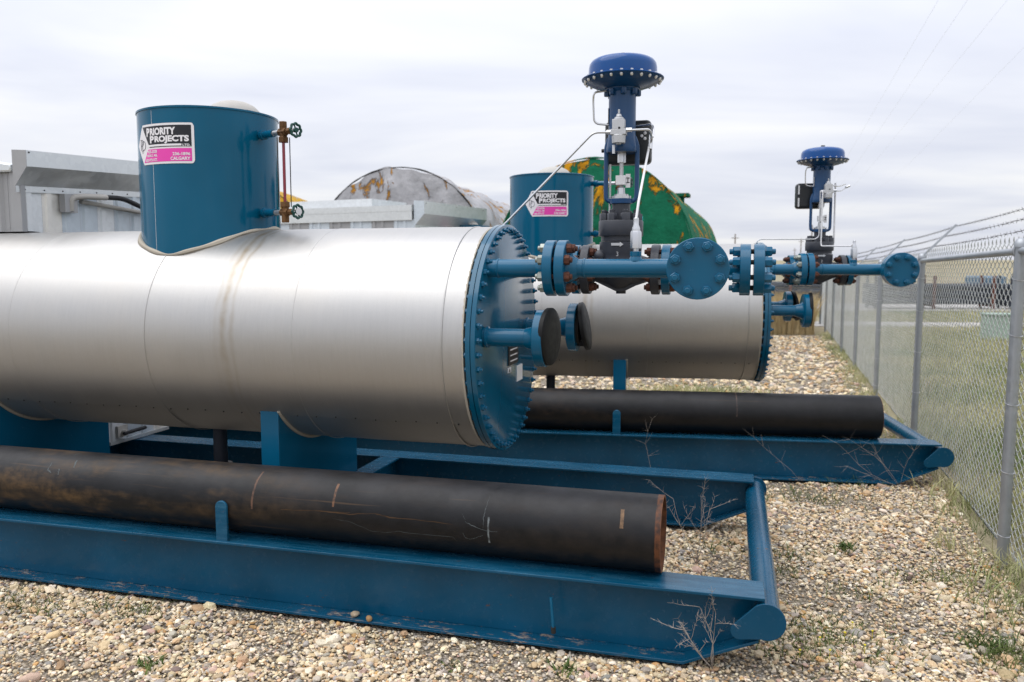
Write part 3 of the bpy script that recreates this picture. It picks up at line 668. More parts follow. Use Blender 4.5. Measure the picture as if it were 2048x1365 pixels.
    MB().box(P(.030, -.0215, 2.15), P(.048, -.02, 2.155)).box(P(.030, -.0215, 2.175), P(.048, -.02, 2.18)).box(P(.037, -.0217, 2.155), P(.041, -.02, 2.175)).build('scale_mark', 'sign_black', cvv)
    MB().lathe(P(0, 0, 2.318), (0, 0, 1), [(0, .084), (.006, .087), (.03, .086), (.08, .077), (.10, .075), (.325, .075), (.34, .092), (.352, .094), (.356, .09)], 40).build('spring_barrel', 'barrel_blue', cvv)
    for a in ring(8, .2): put('bolt', shared('barrel_bolt', lambda: MB().hexn((0, 0, 0), (0, 0, 1), .016, .03).mesh('bolt', 'barrel_blue')), cvv, place(P(.086 * math.cos(a), .086 * math.sin(a), 2.655), (0, 0, -1)))
    wr = 2.712
    MB().lathe(P(0, 0, 2.66), (0, 0, 1), [(0, .085), (.004, .10), (.014, .14), (.026, .175), (.038, .196), (.048, .218), (.052, .224), (.0525, .19)], 64).build('diaphragm_case_lower', 'barrel_blue', cvv)
    MB().lathe(P(0, 0, wr + .001), (0, 0, 1), [(0, .224), (.004, .226), (.007, .222), (.010, .196), (.014, .189), (.062, .187), (.082, .183), (.098, .172), (.109, .153), (.118, .115), (.124, .06), (.126, .01)], 64).build('diaphragm_case_upper', 'actuator_blue', cvv)
    MB().cyl(P(0, 0, wr + .126), P(0, 0, wr + .145), .018, 12).build('vent_plug', 'box_black', cvv)
    cbm = shared('case_bolt', lambda: MB().hexn((0, 0, .010), (0, 0, 1), .0085, .007).lathe((0, 0, -.004), (0, 0, -1), [(0, .009), (.008, .009), (.016, .005)], 8).mesh('case_bolt', 'steel_bright'))
    for a in ring(24, .1): put('case_bolt', cbm, cvv, place(P(.207 * math.cos(a), .207 * math.sin(a), wr), (0, 0, 1)))
    if not pos_left:
        bx0, bx1, bv = -.112, .150, .09
    else:
        bx0, bx1, bv = -.205, .05, .06
    mb = MB(); b0, b1 = P(bx0, bv, 2.268), P(bx1, bv + .11, 2.512)
    mb.box(b0, b1); pb = mb.build('positioner', 'box_black', cvv)
    bmod = pb.modifiers.new('bevel', 'BEVEL'); bmod.width = .028; bmod.segments = 4
    bt = shared('dot', lambda: MB().lathe((0, 0, 0), (0, 0, 1), [(0, .009), (.005, .009), (.007, .006)], 12).mesh('gauge_button', 'white_plate'))
    if not pos_left:
        for q in ((.118, 2.405), (.118, 2.435), (.10, 2.42)): put('gauge_button', bt, cvv, place(P(q[0], bv - .001, q[1]), (0, -1, 0)))
        MB().cyl(P(bx0 - .02, bv + .03, 2.35), P(bx0, bv + .03, 2.35), .011, 8).build('plug', 'box_black', cvv)
    else:
        for q in (2.33, 2.45): MB().box(P(bx0 + .012, bv - .003, q - .045), P(bx0 + .026, bv - .0005, q + .04)).build('edge_trim', 'steel_bright', cvv)
    # filter regulator on the front of the barrel
    rv = -.13; ro = 0 if not pos_left else .03
    mb = MB().lathe(P(ro, rv, 2.345), (0, 0, 1), [(0, .014), (.006, .014), (.0065, .036), (.05, .038), (.052, .034)], 24)
    mb.box(P(ro - .042, rv - .03, 2.395), P(ro + .042, rv + .03, 2.425)); mb.box(P(ro - .033, rv - .028, 2.425), P(ro + .033, rv + .028, 2.478))
    mb.lathe(P(ro, rv, 2.478), (0, 0, 1), [(0, .026), (.012, .024), (.014, .016), (.03, .012), (.031, .0055), (.045, .0055), (.052, .006), (.055, .003)], 16)
    rg = mb.build('filter_regulator', 'steel_cast', cvv, bevel=.003)
    MB().cyl(P(ro + .006, rv - .031, 2.43), P(ro + .006, rv - .029, 2.43), .006, 12).build('port', 'gasket_dark', cvv)
    MB().cyl(P(-.028, rv + .01, 2.30), P(-.028, rv + .01, 2.345), .008, 8).build('drain_cock', 'steel_bright', cvv)
    MB().cyl(P(ro - .065, rv, 2.413), P(ro - .04, rv, 2.413), .013, 6).cyl(P(ro + .04, rv, 2.42), P(ro + .07, rv, 2.42), .013, 6).build('tube_fitting', 'steel_bright', cvv)
    MB().box(P(-.074, -.034, 2.47), P(-.0725, -.012, 2.56)).build('data_tag', 'white_plate', cvv)
    tb = 'steel_bright'
    MB().tube(bend([P(-.085, -.04, 2.652), P(-.15, -.06, 2.643), P(-.155, -.05, 2.60), P(-.150, -.04, 2.478), P(-.07, -.02, 2.470)], .03), .0055, 8).build('tubing', tb, cvv)
    if not pos_left:
        MB().tube(bend([P(-.055, rv, 2.413), P(-.135, rv - .02, 2.413), Vector((U(-1.40), .93, 1.930)), Vector((U(-1.46), .93, 1.88))], .03), .0065, 8).build('tubing', tb, cvv)
        MB().tube(bend([P(.06, rv, 2.42), P(.165, -.10, 2.424), P(.170, -.06, 2.38), P(.155, .03, 2.36)], .02), .0065, 8).build('tubing', tb, cvv)
        MB().tube(bend([P(.06, .07, 2.47), P(.16, .02, 2.47), P(.175, -.02, 2.45), P(.175, -.05, 2.39)], .025), .0055, 8).build('tubing', tb, cvv)
        MB().tube(bend([Vector((un, v1, w1 + .24)), Vector((un + .005, v1 + .05, w1 + .33)), P(.150, -.02, 2.33), P(.158, .0, 2.40)], .03), .0065, 8).build('tubing', 'white_plate', cvv)
        MB().cyl(P(.158, -.02, 2.33), P(.160, .0, 2.41), .012, 8).build('tube_fitting', tb, cvv)
        MB().tube([P(-.066, .02, 1.96), P(-.066, .02, 2.26)], .006, 8).build('tubing', 'white_plate', cvv)
    else:
        MB().tube(bend([P(-.01, rv, 2.42), P(-.02, rv - .02, 2.40), P(-.02, rv - .02, 1.90), Vector((un - .02, v1, 1.89)), Vector((un, v1, w1 + .24))], .03), .0065, 8).build('tubing', 'white_plate', cvv)
        MB().tube(bend([P(-.035, rv, 2.42), P(-.035, rv, 1.99), P(-.07, rv, 1.965), Vector((U(-1.40), .9, 1.965)), Vector((U(-1.44), .9, 1.90))], .03), .0055, 8).build('tubing', tb, cvv)
        MB().tube(bend([P(.12, -.02, 1.93), P(.115, -.02, 2.50)], .03), .008, 8).build('tubing', 'white_plate', cvv)
        MB().tube(bend([P(.03, rv, 2.47), P(.14, -.06, 2.465), P(.20, -.03, 2.49)], .03), .0055, 8).tube(bend([P(.07, rv, 2.42), P(.15, -.06, 2.42), P(.20, 0, 2.45), P(.23, .0, 2.47)], .03), .0055, 8).cyl(P(.21, 0, 2.46), P(.245, 0, 2.475), .012, 6).build('tubing', tb, cvv)
    if pos_left: cvv.scale.z = .95; cvv.location.z = 1.67 * .05
    return root
U1 = ((1.068, 3.284, 0), -15.362); U2 = ((3.358, 6.224, -.024), -8.649)
near_heater = build_heater('line_heater', 'nearest silver insulated tank with blue end cover, drum and control valve on blue skid', *U1)
build_heater('line_heater', 'second silver tank with control valve on blue skid, close to the fence', *U2, sh=.12, pos_left=True)
rod = MB().tube(bend([(-.888, -.112, .10), (-.892, -.110, .15), (-.901, -.104, .235)], .05), .0065, 8).build('blue_rod', 'blue_paint', near_heater)
MB().cyl((-.887, -.112, .078), (-.888, -.112, .105), .011, 8).build('rod_tip', 'gasket_dark', rod)
# third unit far behind: drum at about (-.80, 14.6)
th = -20; c_, s_ = math.cos(R(th)), math.sin(R(th)); p3 = (-.80 - (c_ * -3.28 - s_ * VT), 15.0 - (s_ * -3.28 + c_ * VT))
r3 = build_heater('line_heater', 'far tank unit hidden behind the others, only drum top and sign showing beside shed', (p3[0], p3[1], -.13), th, full=False, pos_left=True)

# ------------------------------------------------------------------ loose black line pipes on the skids
def line_pipe(name, unit, u0, u1, mat, label):
    (px, py, pz), yaw = unit; o = empty(name, (px, py, pz), R(yaw)); tag(o, label, 'pipe', 'black line pipes on the skids')
    rp, vp = .171, .104; wc = HB + rp + .001
    prof = [(0, rp - .0095), (.0, rp), (u1 - u0, rp), (u1 - u0, rp - .0095), (0, rp - .0095)]
    MB().lathe((u0, vp, wc), (1, 0, 0), prof[1:3], 72, cap=False).build('outer_wall', mat, o)
    MB().lathe((u0, vp, wc), (1, 0, 0), [(0, rp - .0095), (u1 - u0, rp - .0095)], 72, cap=False).build('bore', 'rust_rim', o)
    for u in (u0, u1): MB().lathe((u, vp, wc), (1, 0, 0), [(-.0005, rp - .0095), (.0005, rp - .0095), (.0005, rp + .0003), (-.0015, rp + .0003)], 72, cap=False).build('cut_end', 'rust_rim', o)
    return o
near_pipe = line_pipe('line_pipe', U1, -6.6, -.433, 'pipe_black_near', 'scratched rusty black pipe lying on the front skid beam nearest the camera')
line_pipe('line_pipe', U2, -6.0, -.429, 'pipe_black_far', 'clean black pipe lying on the second skid, ending near the fence')

def cam_ray(px, py):
    th_ = R(5.448); x = (px - 1024) / 1605.8; y = -(py - 682.5) / 1605.8
    return Vector((x, math.cos(th_) + y * math.sin(th_), -math.sin(th_) + y * math.cos(th_)))
def unit_ray(unit, px, py):
    (ux, uy, uz), yw = unit; m = Matrix.Rotation(R(-yw), 3, 'Z'); return m @ (Vector((0, 0, 1.7)) - Vector((ux, uy, uz))), m @ cam_ray(px, py)
def on_pipe(px, py, rr):      # where a mark drawn at this place meets the near pipe
    o, d = unit_ray(U1, px, py); oy, oz = o.y - .104, o.z - (HB + .172); a = d.y ** 2 + d.z ** 2; b = 2 * (oy * d.y + oz * d.z); c = oy * oy + oz * oz - rr * rr
    D = max(0, b * b - 4 * a * c); return o + d * ((-b - math.sqrt(D)) / (2 * a))
for pts, wd_, mt in (([(665, 1038), (700, 1044), (740, 1062), (770, 1066), (795, 1063), (830, 1068), (905, 1074), (914, 1082)], .0016, 'chalk'), ([(925, 1028), (932, 1045), (945, 1052), (970, 1062), (995, 1064)], .0016, 'chalk'),
        ([(980, 992), (972, 1015), (967, 1035), (966, 1056)], .0014, 'chalk'), ([(925, 1066), (930, 1075), (940, 1079), (955, 1075), (966, 1071)], .0013, 'chalk'), ([(640, 1023), (700, 1029), (750, 1027), (780, 1036), (830, 1040), (905, 1049)], .0034, 'rust_mark'), ([(560, 1020), (640, 1023), (700, 1026)], .0026, 'rust_mark'),
        ([(104, 925), (96, 940), (102, 946)], .005, 'chalk'), ([(154, 920), (148, 936)], .006, 'chalk'), ([(118, 938), (116, 950)], .004, 'chalk'), ([(160, 906), (148, 912)], .004, 'chalk')):
    mb = MB(); fine_ = []
    for a, b in zip(pts[:-1], pts[1:]):
        for k in range(6): fine_.append((a[0] + (b[0] - a[0]) * k / 6 + random.uniform(-.7, .7), a[1] + (b[1] - a[1]) * k / 6 + random.uniform(-.7, .7)))
    fine_.append(pts[-1]); q = [on_pipe(x, y, .1713) for x, y in fine_]; vs_ = []
    for i, p_ in enumerate(q):
        d = (q[min(i + 1, len(q) - 1)] - q[max(i - 1, 0)]).normalized(); n_ = Vector((0, p_.y - .104, p_.z - HB - .172)).normalized(); s_ = d.cross(n_).normalized() * (wd_ * random.uniform(.25, 1.) * math.sin(PI * (i + .6) / (len(q) + .2)) ** .4)
        vs_ += [p_ - s_, p_ + s_]
    mb.add(vs_, [(2 * i, 2 * i + 1, 2 * i + 3, 2 * i + 2) for i in range(len(q) - 1)]).build('chalk_mark' if mt == 'chalk' else 'rust_scrape', mt, near_pipe, sharp=180)

# ------------------------------------------------------------------ chain-link fence
dv = Vector((math.sin(FA), math.cos(FA), 0)); nv = Vector((math.cos(FA), -math.sin(FA), 0))   # along, outward
H_F = 1.8; NB = 7; N0 = -2
fen = empty('chain_link_fence', (FX, FY, 0)); tag(fen, 'galvanised chain link fence with slanted barbed wire arms along the right side', 'fence')
def fp(n, z=0., out=0.):
    p = dv * (FS * n) + nv * out; y = FY + p.y
    return Vector((p.x, p.y, gz(0, y) + z))
post_me = MB().cyl((0, 0, -.1), (0, 0, H_F + .005), .031, 24).lathe((0, 0, H_F), (0, 0, 1), [(0, .036), (.02, .036), (.045, .026), (.055, .01)], 20).mesh('post', 'post_galv')
arm_me = MB().prism([(-.02, 0), (.02, 0), (.016, .018), (-.016, .018)], .42, 0, 'w').mesh('arm', 'post_galv')
tie_me = MB().tube([(.034 * math.cos(a), .034 * math.sin(a), .004 * math.sin(a)) for a in ring(20)], .0022, 5, True).mesh('tie_wire', 'steel_bright')
ad = (nv * .68 + Vector((0, 0, .73))).normalized()
for n in range(N0, NB + 1):
    b = fp(n); po = put('post', post_me, fen, Matrix.Translation(b))
    am = place(Vector((0, 0, H_F + .01)), ad); put('arm', arm_me, po, am)
    for z in (.12, .5, .9, 1.3, 1.62): put('tie_wire', tie_me, po, Matrix.Translation((0, 0, z)) @ Matrix.Rotation(.15, 4, 'X'))
    put('rail_loop', shared('loop', lambda: MB().tube([(0, .036 * math.cos(a), .036 * math.sin(a)) for a in ring(24)], .009, 8, True).mesh('rail_loop', 'post_galv')), po, Matrix.Translation((0, 0, H_F - .02)) @ Matrix.Rotation(-FA, 4, 'Z') @ Matrix.Rotation(R(90), 4, 'Z'))
for n in range(N0, NB):
    a, b = fp(n, H_F - .02, -.0), fp(n + 1, H_F - .02, -.0)
    MB().cyl(a, b, .0215, 16).build('top_rail', 'post_galv', fen)
# one bay of mesh, shared
pw = .052; nw = int(round(FS / pw)); pw = FS / nw; nz = 54; dz = (H_F + .03) / nz
vs_, fs = [], []
r_ = .0027
for i in range(nw):
    pts = []
    for k in range(nz + 1):
        odd = (k + i) % 2; s = (i + (1.06 if odd else -.06)) * pw
        z = .015 + k * dz; o_ = .0035 if odd else -.0035
        pts += [(s, o_, z - dz * .1), (s, -o_, z + dz * .1)]
    pts = [(pts[0][0], pts[0][1], pts[0][2])] + pts + [(pts[-1][0], 0, pts[-1][2] + .022)]
    P_ = np.array(pts); m = len(P_); o = len(vs_)
    d = np.gradient(P_, axis=0); d /= np.linalg.norm(d, axis=1)[:, None]
    x = np.cross(d, np.array([0, 1, 0])); x /= np.linalg.norm(x, axis=1)[:, None] + 1e-9; y = np.cross(d, x)
    for k in range(m):
        for a in range(3):
            t_ = 2 * PI * a / 3; vs_.append(tuple(P_[k] + r_ * (x[k] * math.cos(t_) + y[k] * math.sin(t_))))
    fs += [(o + k * 3 + a, o + k * 3 + (a + 1) % 3, o + (k + 1) * 3 + (a + 1) % 3, o + (k + 1) * 3 + a) for k in range(m - 1) for a in range(3)]
wm = MB(); wm.v = vs_; wm.f = fs
wire_me = wm.mesh('wire_mesh', 'mesh_galv', 180)
for n in range(N0, NB):
    a, b = fp(n, 0, .032), fp(n + 1, 0, .032); d = (b - a); L = d.length
    xa = d / FS; m = Matrix((xa, -nv, Vector((0, 0, 1)))).transposed().to_4x4(); m.translation = a
    ob = put('wire_mesh', wire_me, fen, m); tag(ob, kind='stuff')
    MB().tube([a + Vector((0, 0, .03)), b + Vector((0, 0, .03))], .0022, 5).build('tension_wire', 'mesh_galv', fen)
for k, al in enumerate((.15, .28, .41)):
    mb = MB()
    for n in range(N0, NB):
        a, b = fp(n, H_F + .01) + ad * al, fp(n + 1, H_F + .01) + ad * al
        pts = [a + (b - a) * f + Vector((0, 0, -.05 * f * (1 - f))) for f in np.linspace(0, 1, 13)]
        mb.tube(pts, .0016, 5)
        for f in np.linspace(.02, .98, 28):
            q = a + (b - a) * f + Vector((0, 0, -.05 * f * (1 - f))); an = random.random() * PI
            e_ = nv * math.cos(an) + Vector((0, 0, 1)) * math.sin(an); e2 = (nv * -math.sin(an) + Vector((0, 0, 1)) * math.cos(an) + dv * .3)
            mb.tube([q - e_ * .016, q + e_ * .016], .0018, 3); mb.tube([q - e2 * .014, q + e2 * .014], .0018, 3); mb.sphere(q, .0042, 6, 4)
    mb.build('barbed_wire', 'wire_dark', fen, sharp=180)
# return run of the fence across the far end of the yard
fr = empty('chain_link_fence', fp(NB) + Vector((FX, FY, 0))); tag(fr, 'far end run of chain link fence behind the tall dry grass', 'fence')
for n in range(0, 5):
    put('post', post_me, fr, Matrix.Translation(-nv * (FS * n)))
    if n:
        a, b = -nv * (FS * (n - 1)), -nv * (FS * n); d = b - a
        MB().cyl(a + Vector((0, 0, H_F - .02)), b + Vector((0, 0, H_F - .02)), .0215, 10).build('top_rail', 'post_galv', fr)
        m = Matrix((d / FS, dv, Vector((0, 0, 1)))).transposed().to_4x4(); m.translation = a
        tag(put('wire_mesh', wire_me, fr, m), kind='stuff')

# ------------------------------------------------------------------ sheds behind the tanks
def ribbed(w, h, tilt0, tilt1, bot=0.):      # panel in local (s, depth, z): trapezoid ribs; top edge rises from tilt0 to tilt1
    xs_ = [0, .02, .035, .075, .09, .19, .205, .245, .26, w]; ds = [0, 0, .018, .018, 0, 0, .018, .018, 0, 0]
    vs_ = []
    for x, d in zip(xs_, ds):
        x = min(x, w); vs_ += [(x, -d, bot), (x, -d, h + tilt0 + (tilt1 - tilt0) * x / w)]
    return vs_, [(2 * i, 2 * i + 2, 2 * i + 3, 2 * i + 1) for i in range(len(xs_) - 1)]
def wall(root, origin, d, length, h, slope, mats, pw_=.30, bot=.05):
    d = Vector(d).normalized(); out = Vector((d.y, -d.x, 0)); n = int(math.ceil(length / pw_)); o = Vector(origin)
    for i in range(n):
        w = min(pw_, length - i * pw_) - .002
        if w < .05: continue
        v_, f_ = ribbed(w, h, slope * i * pw_, slope * (i * pw_ + w), bot)
        MB().add([o + d * (i * pw_ + q[0]) - out * q[1] + Vector((0, 0, q[2])) for q in v_], f_).build('wall_panel', mats[(i * 7 + i // 2) % len(mats)], root, sharp=20)
def hood(root, L, z0, slope, mat, y0=0., scale=1.):
    # flared rain hood along the end wall (local +Y), sticking out to +X
    k = scale
    prof = [(.022, z0), (.022, z0 + .07 * k), (.20 * k, z0 + .25 * k), (.20 * k, z0 + .46 * k), (.0, z0 + .47 * k)]
    nm = ['wall_trim', 'flare_sheet', 'fascia', 'hood_top']
    for j in range(4):
        (xa, za), (xb, zb) = prof[j], prof[j + 1]; vs_ = []
        nn = 16
        for i in range(nn + 1):
            y = y0 + L * i / nn; sg_ = .06 * math.sin(PI * 0) if 0 else 0
            vs_ += [(xa, y, za + slope * y), (xb, y, zb + slope * y), (xa - .004, y, za + slope * y - .003), (xb - .004, y, zb + slope * y - .003)]
        fs = [(4 * i, 4 * i + 1, 4 * i + 5, 4 * i + 4) for i in range(nn)] + [(4 * i + 2, 4 * i + 6, 4 * i + 7, 4 * i + 3) for i in range(nn)]
        MB().add(vs_, fs).build(nm[j], mat, root, sharp=20)
    for y in (y0 - .001, y0 + L - .001):
        MB().prism([(x, z + slope * y) for x, z in prof] + [(.0, z0 + slope * y)], .002, y).build('end_plate', 'galv_panel_b', root)
    mb = MB()
    for i in range(9):
        y = y0 + .12 + i * (L - .2) / 8; mb.sphere((.024, y, z0 + .035 * k + slope * y), .006, 8, 5)
        if i % 4 == 0: mb.sphere((.2 * k + .002, y - .06, z0 + .42 * k + slope * y), .007, 8, 5)
    tag(mb.build('screw_row', 'gasket_dark', root), kind='stuff')
LIGHT = ['galv_panel', 'galv_panel_c', 'galv_panel_b', 'galv_panel', 'galv_panel_b', 'galv_panel_c']
def w1p(u, v, w):
    (px, py, pz), yw = U1; a = R(yw); return (px + math.cos(a) * u - math.sin(a) * v, py + math.sin(a) * u + math.cos(a) * v, w)
V0, LA = .84, 1.31
sa = empty('metal_shed', w1p(-4.68, V0, 0), R(U1[1])); tag(sa, 'pale ribbed metal housing with flared hood and hose on the near skid at left', 'shed', 'galvanised sheds')
def notch(y, up):
    d = RT + .012; q = y + V0 - VT
    return (WT + math.sqrt(d * d - q * q) if up else WT - math.sqrt(d * d - q * q)) if abs(q) < d else None
pw_ = .1638
for i in range(8):
    y0, y1 = i * pw_, (i + 1) * pw_ - .0015; mt = LIGHT[(i * 5 + i // 3) % len(LIGHT)]
    xs_ = [y0, y0 + .02, y0 + .032, y0 + .072, y0 + .084, y0 + .118, y1]; ds = [0, 0, .012, .012, 0, 0, 0]
    spans = []
    for up in (True, False):
        lo_ = [notch(q, True) for q in xs_]
        if all(q is None for q in lo_):
            if up: spans.append(([.36] * 7, [2.20 + .05 * q for q in xs_]))
        elif up: spans.append(([q if q else WT for q in lo_], [2.20 + .05 * q for q in xs_]))
        else: spans.append(([.36] * 7, [(notch(q, False) or WT) for q in xs_]))
    for lo_, hi_ in spans:
        vs_ = []
        for x, d, l_, h_ in zip(xs_, ds, lo_, hi_): vs_ += [(d, x, l_), (d, x, h_)]
        MB().add(vs_, [(2 * k, 2 * k + 2, 2 * k + 3, 2 * k + 1) for k in range(6)]).build('wall_panel', mt, sa, sharp=20)
wall(sa, (-2.2, 0, 0), (1, 0, 0), 2.2, 2.30, 0, ['galv_grey'], .30, 1.915)
MB().box((-2.2, .02, 1.93), (-.02, LA - .02, 2.26)).box((-2.2, .72, .36), (-.02, LA - .02, 1.93)).build('inner_box', 'galv_grey', sa)
MB().box((-.03, -.02, 1.915), (.02, .018, 2.22)).build('corner_trim', 'galv_grey', sa)
MB().prism([(-2.3, 2.302), (-.03, 2.302), (-.03, 2.35), (-.4, 2.41), (-2.3, 2.41)], LA + .06, -.04).build('roof', 'galv_hood', sa, bevel=.01)
MB().box((-.02, .66, .335), (.018, LA, .36)).build('base_rail', 'galv_hood', sa)
prof = [(.016, 2.172), (.016, 2.212), (.115, 2.332), (.115, 2.435), (.0, 2.442)]
for j, nm in enumerate(('wall_trim', 'flare_sheet', 'fascia', 'hood_top')):
    (xa, za), (xb, zb) = prof[j], prof[j + 1]; vs_ = []
    for i in range(17):
        y = -.05 + (LA + .08) * i / 16; bw = .004 * math.sin(i * 1.1)
        vs_ += [(xa, y, za + .05 * y), (xb, y, zb + .05 * y), (xa - .003, y, za + .05 * y - .002), (xb - .003, y, zb + .05 * y - .002)]
    MB().add(vs_, [(4 * i, 4 * i + 1, 4 * i + 5, 4 * i + 4) for i in range(16)] + [(4 * i + 2, 4 * i + 6, 4 * i + 7, 4 * i + 3) for i in range(16)]).build(nm, 'galv_hood', sa, sharp=20)
for y in (-.052, LA + .03): MB().prism([(x, z + .05 * y) for x, z in prof] + [(0, 2.172 + .05 * y)], .002, y).build('end_plate', 'galv_grey', sa)
mb = MB()
for i in range(9): mb.sphere((.017, .02 + i * .155, 2.19 + .05 * i * .155), .005, 8, 5)
mb.sphere((.116, -.03, 2.42), .006, 8, 5); tag(mb.build('screw_row', 'gasket_dark', sa), kind='stuff')
MB().box((.012, .30, 2.06), (.06, .41, 2.185)).build('wall_bracket', 'galv_grey', sa)
MB().tube(bend([(.05, .36, 2.07), (.055, .36, 2.165), (.08, .45, 2.178), (.10, .64, 2.186)], .04), .021, 14).build('outlet_pipe', 'cream', sa)
MB().tube(bend([(.10, .64, 2.186), (.12, .78, 2.190), (.16, .98, 2.12), (.22, 1.2, 2.02), (.25, 1.45, 1.85)], .2, 8), .018, 12).build('hose', 'rubber', sa)
MB().tube([(.04, .46, 2.145), (.04, 1.25, 2.09)], .016, 12).build('conduit', 'cream', sa)
MB().box((.012, .72, .385), (.035, .82, .47)).cyl((.03, .77, .42), (.075, .77, .42), .018, 12).build('valve_plate', 'cream', sa)
MB().cyl((.07, .74, .415), (.09, .95, .425), .014, 10).build('valve_handle', 'rubber', sa)
sb = empty('metal_shed', (-1.62, 13.4, -.12), R(-26)); tag(sb, 'grey metal shed with flared hood on its corner, below the grey foam tank', 'shed', 'galvanised sheds')
wall(sb, (-4.0, 0, 0), (1, 0, 0), 4.0, 2.56, 0, ['galv_panel_b', 'galv_grey', 'galv_panel_b'], .45, .1)
wall(sb, (0, 0, 0), (0, 1, 0), 2.2, 2.5, 0, ['galv_panel_c', 'galv_panel'], .30, .1)
MB().box((-4.0, .03, .1), (-.03, 2.2, 2.55)).build('inner_box', 'galv_grey', sb)
MB().box((-4.1, -.04, 2.70), (-.02, 2.25, 2.80)).build('roof', 'galv_hood', sb)
MB().box((-4.1, -.035, 2.55), (-.02, -.022, 2.70)).build('eave_trim', 'galv_hood', sb)
MB().box((-3.2, .5, 2.80), (-1.2, 1.6, 2.98)).build('roof_box', 'galv_panel', sb)
hood(sb, 2.2, 2.40, 0, 'galv_hood', 0, 1.0)
sc_ = empty('metal_shed', (-4.9, 16.8, -.16), R(-22)); tag(sc_, 'low pale shed roof just right of the near drum, under the yellow tank', 'shed', 'galvanised sheds')
wall(sc_, (-3.5, 0, 0), (1, 0, 0), 5.0, 2.75, 0, ['galv_grey', 'galv_panel_b'], .45, .1)
MB().prism([(-3.6, 2.75), (1.6, 2.75), (1.6, 2.86), (-1.0, 3.12), (-3.6, 3.12)], 3., -.05).build('roof', 'galv_hood', sc_)

# ------------------------------------------------------------------ foam-coated storage tanks
def foam_tank(name, label, near, far_, r, mat, seed, dome=.25, lump=.03):
    a, b = Vector((near[0], near[1], r - .25)), Vector((far_[0], far_[1], r - .25)); L = (b - a).length
    yaw = math.atan2((b - a).y, (b - a).x); o = empty(name, a, yaw); tag(o, label, 'storage tank', 'foam coated storage tanks')
    rng = np.random.RandomState(seed); ph = rng.rand(12) * 6.28
    def lumpf(x, t): return lump * (math.sin(x * 2.1 + ph[0] + 2 * math.sin(t * 3 + ph[1])) * .5 + math.sin(t * 9 + x * 1.3 + ph[2]) * .45 + math.sin(t * 23 + ph[3] + x * 5) * .3 + math.sin(x * 7 + t * 13 + ph[4]) * .25)
    n = 120; vs_ = []; us = np.linspace(0, L, 60)
    for u in us:
        for i in range(n):
            t_ = 2 * PI * i / n; rr = r + lumpf(u, t_); vs_.append((u, rr * math.cos(t_), rr * math.sin(t_)))
    fs = [(j * n + i, j * n + (i + 1) % n, (j + 1) * n + (i + 1) % n, (j + 1) * n + i) for j in range(len(us) - 1) for i in range(n)]
    MB().add(vs_, fs).build('shell', mat, o, sharp=60)
    for e_, (u0, sg_) in enumerate(((0, -1), (L, 1))):
        vs_ = []; rings = 24
        for j in range(rings + 1):
            q = 1 - j / rings
            for i in range(n):
                t_ = 2 * PI * i / n; rr = (r + lumpf(u0, t_)) * max(q, .001); u = u0 + sg_ * (dome * (1 - q * q) + 2.0 * lumpf(q * 3 + 1, t_) * q * (1 - q))
                vs_.append((u, rr * math.cos(t_), rr * math.sin(t_)))
        fs = [(j * n + i, j * n + (i + 1) % n, (j + 1) * n + (i + 1) % n, (j + 1) * n + i) for j in range(rings) for i in range(n)]
        MB().add(vs_, fs).build('end_head', mat, o, sharp=60)
    MB().tube([(.0, (r + .02) * math.cos(t_), (r + .02) * math.sin(t_)) for t_ in ring(90)], .03, 6, True, [.010 + .016 * abs(math.sin(t_ * 5 + seed) * math.sin(t_ * 11)) for t_ in ring(90)]).build('rim_seam', mat if 'green' in mat else 'foam_edge', o)
    for u in (L * .2, L * .8): MB().box((u - .3, -r * .8, -r - .05), (u + .3, r * .8, -r + .6)).build('support_cradle', 'far_dark', o)
    return o
def at(px, d): return ((px - 1024) / 1605.8 * d * .9955, d)
gt = foam_tank('foam_tank', 'big green foam tank with torn orange patches behind the control valve', at(1184, 17.0), at(1322, 29), 2.07, 'foam_green', 3)
MB().box((4.2, -1.62, 1.60), (4.8, -1.1, 1.68)).box((4.3, -1.5, 1.2), (4.4, -1.4, 1.62)).build('walkway_bracket', 'foam_green', gt)
foam_tank('foam_tank', 'grey foam tank with orange spots and dark rim behind the sheds', at(800, 20.), at(985, 32), 2.15, 'foam_grey', 5, lump=.06)
foam_tank('foam_tank', 'yellowed tank top peeking out right of the near drum', at(470, 25.), at(640, 38), 2.28, 'foam_yellow', 11)
tag(MB().cyl((2.05, 16.2, 2.60), (2.6, 16.3, 2.60), .09, 20).cyl((2.3, 16.25, .0), (2.3, 16.25, 2.52), .05, 12).build('vent_pipe', 'cyan_paint'), 'small cyan capped pipe in front of the green tank', 'pipe')

# ------------------------------------------------------------------ yard beyond the fence
def far_rack(x0, y0, n, label, mat, ln=6.):
    o = empty('pipe_rack', (x0, y0, gz(x0, y0)), R(-6)); tag(o, label, 'pipe rack', 'pipe racks in the far yard')
    for k in range(3):
        for j in range(3 - 0):
            MB().cyl((0, .35 * j, .35 + .32 * k), (ln, .35 * j, .35 + .32 * k), .15, 14).build('pipe', mat, o)
    for u in (.2, ln * .5, ln - .2): MB().box((u, -.25, 0), (u + .12, -.17, 1.5)).box((u, .95, 0), (u + .12, 1.03, 1.5)).box((u, -.17, .1), (u + .12, .95, .19)).build('rack_post', 'far_rust' if u > 1 else 'far_dark', o)
far_rack(16.4, 37, 0, 'dark pipes stacked on a rack in the far yard, left one through the mesh', 'far_dark', 5.5)
far_rack(22.3, 36.5, 0, 'dark pipes on a rack in the far yard behind the green pedestal', 'far_dark', 6)
far_rack(11.5, 41, 0, 'dark pipe rack half hidden behind the far fence posts', 'far_dark', 5)
